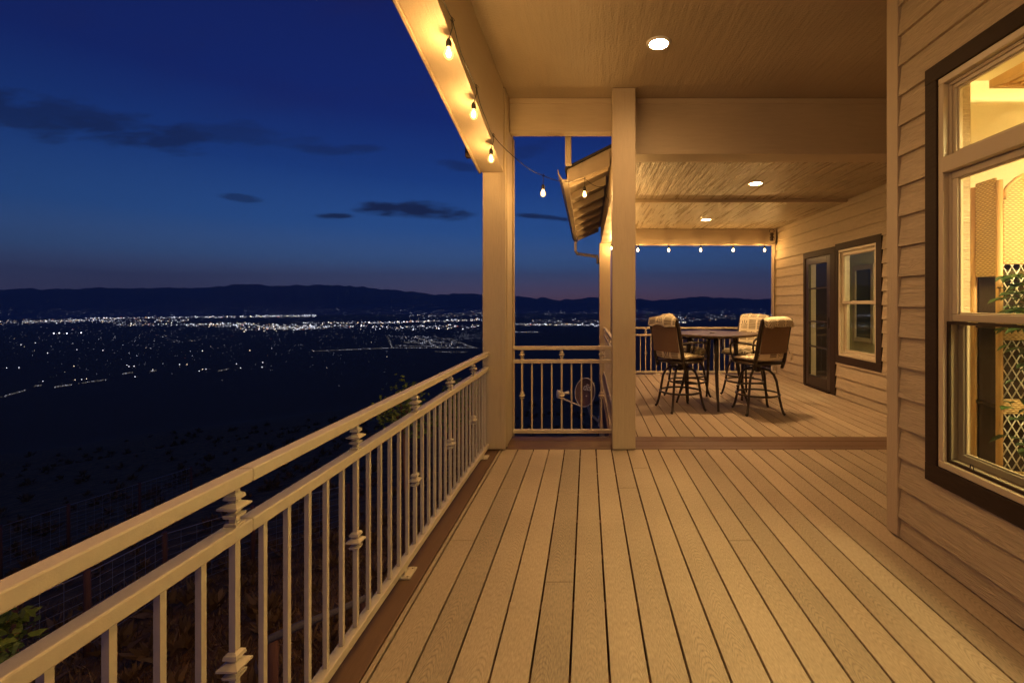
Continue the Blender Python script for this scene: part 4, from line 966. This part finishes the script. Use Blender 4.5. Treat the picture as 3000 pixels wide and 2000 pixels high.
def shrub(c, size, zb_, label, n, seed, lf=.035):
    rs = random.Random(seed); o = empty('shrub', (c[0], c[1], zb_), label, 'shrub'); c = Vector(c)
    mb = MB(); tips = []
    mb.tube([(c.x, c.y, zb_-.1), (c.x+.05, c.y, (zb_+c.z)/2), (c.x, c.y, c.z-size*.4)], [.05, .035, .02], 7)
    for k in range(16):
        t = c+Vector((rs.gauss(0, 1), rs.gauss(0, 1), rs.gauss(0.1, .8)))*size*.42; tips.append(t); mb.tube([Vector((c.x, c.y, c.z-size*.5)), (c+t)*.5-Vector((0, 0, size*.1)), t], [.014, .008, .003], 5)
    mb.build('trunk', M['oldwood'], o)
    mb = MB()
    for k in range(n):
        t = rs.choice(tips); p = t+Vector((rs.gauss(0, 1), rs.gauss(0, 1), rs.gauss(0, 1)))*size*.17
        a = Vector((rs.gauss(0, 1), rs.gauss(0, 1), rs.gauss(0, .6))).normalized(); b = a.orthogonal().normalized(); l = lf*rs.uniform(.6, 1.4)
        mb.quad(p, p+a*l*.5+b*l*.25, p+a*l, p+a*l*.5-b*l*.25)
    mb.build('crown', M['leaf'], o)
def scrub():
    rs = random.Random(21); mb = MB()
    for k in range(1100):
        a = R(rs.uniform(-80, 12)); r = 7*math.exp(rs.random()**.9*3.4); x, y = r*math.sin(a), r*math.cos(a)
        if x > -2.5 and y < 11: continue
        z = gz(x, y); sz = rs.uniform(.12, .45)*(1+r/60); n = 34
        for q in range(n):
            w = rs.uniform(0, 6.28); e = rs.uniform(.15, 1.5); d_ = Vector((math.cos(w)*math.cos(e), math.sin(w)*math.cos(e), math.sin(e))); p = Vector((x, y, z))+d_*sz*rs.uniform(.1, .6); b_ = d_.orthogonal().normalized()*sz*rs.uniform(.05, .13)
            mb.quad(p-b_, p+d_*sz*.5, p+b_)
    for k in range(24000):      # dry grass tufts near the house
        a = R(rs.uniform(-80, -8)); r = 4.5*math.exp(rs.random()*1.3); x, y = r*math.sin(a), r*math.cos(a)
        if x > -1.6: continue
        z = gz(x, y); h_ = rs.uniform(.05, .22); l = Vector((rs.gauss(0, .4), rs.gauss(0, .4), 1))*h_; w = Vector((rs.gauss(0, 1), rs.gauss(0, 1), 0)).normalized()*.014
        mb.quad(Vector((x, y, z))-w, Vector((x, y, z))+l, Vector((x, y, z))+w)
    o = mb.build('hillside_scrub', M['scrub']); tag(o, 'low dry scrub and grass covering the dark slope below the deck', 'scrub', kind='stuff')
M['scrub'] = leafmat('dry_scrub', (.16, .09, .03), (.42, .26, .11))
scrub()
c = P(1182, 1205, 7.6); shrub(tuple(c), .55, gz(c.x, c.y), 'small yellow green leafy treetop showing between the rails of the long railing', 900, 4, .07)
c = P(-70, 1885, 2.7); shrub(tuple(c), .20, gz(c.x, c.y), 'bright green leafy plant at the lower left edge beyond the railing', 700, 5, .065)
c = P(1350, 1190, 9.5); shrub(tuple(c), .6, gz(c.x, c.y), 'dark leafy treetop behind the balusters near the wide column', 900, 6, .07)

# ---------------------------------------------------------------- the air over the valley
hz = bpy.data.materials.new('valley_air'); hz.use_nodes = True; N = hz.node_tree.nodes; N.clear()
v = N.new('ShaderNodeVolumePrincipled'); v.inputs['Color'].default_value = (.97, .97, .97, 1); v.inputs['Density'].default_value = 6.6e-5; v.inputs['Anisotropy'].default_value = 0
o = N.new('ShaderNodeOutputMaterial'); hz.node_tree.links.new(v.outputs[0], o.inputs['Volume'])
h = MB().box(-23500, 23500, -23500, 23500, ZV-60, 1500).build('haze', hz); h['kind'] = 'stuff'
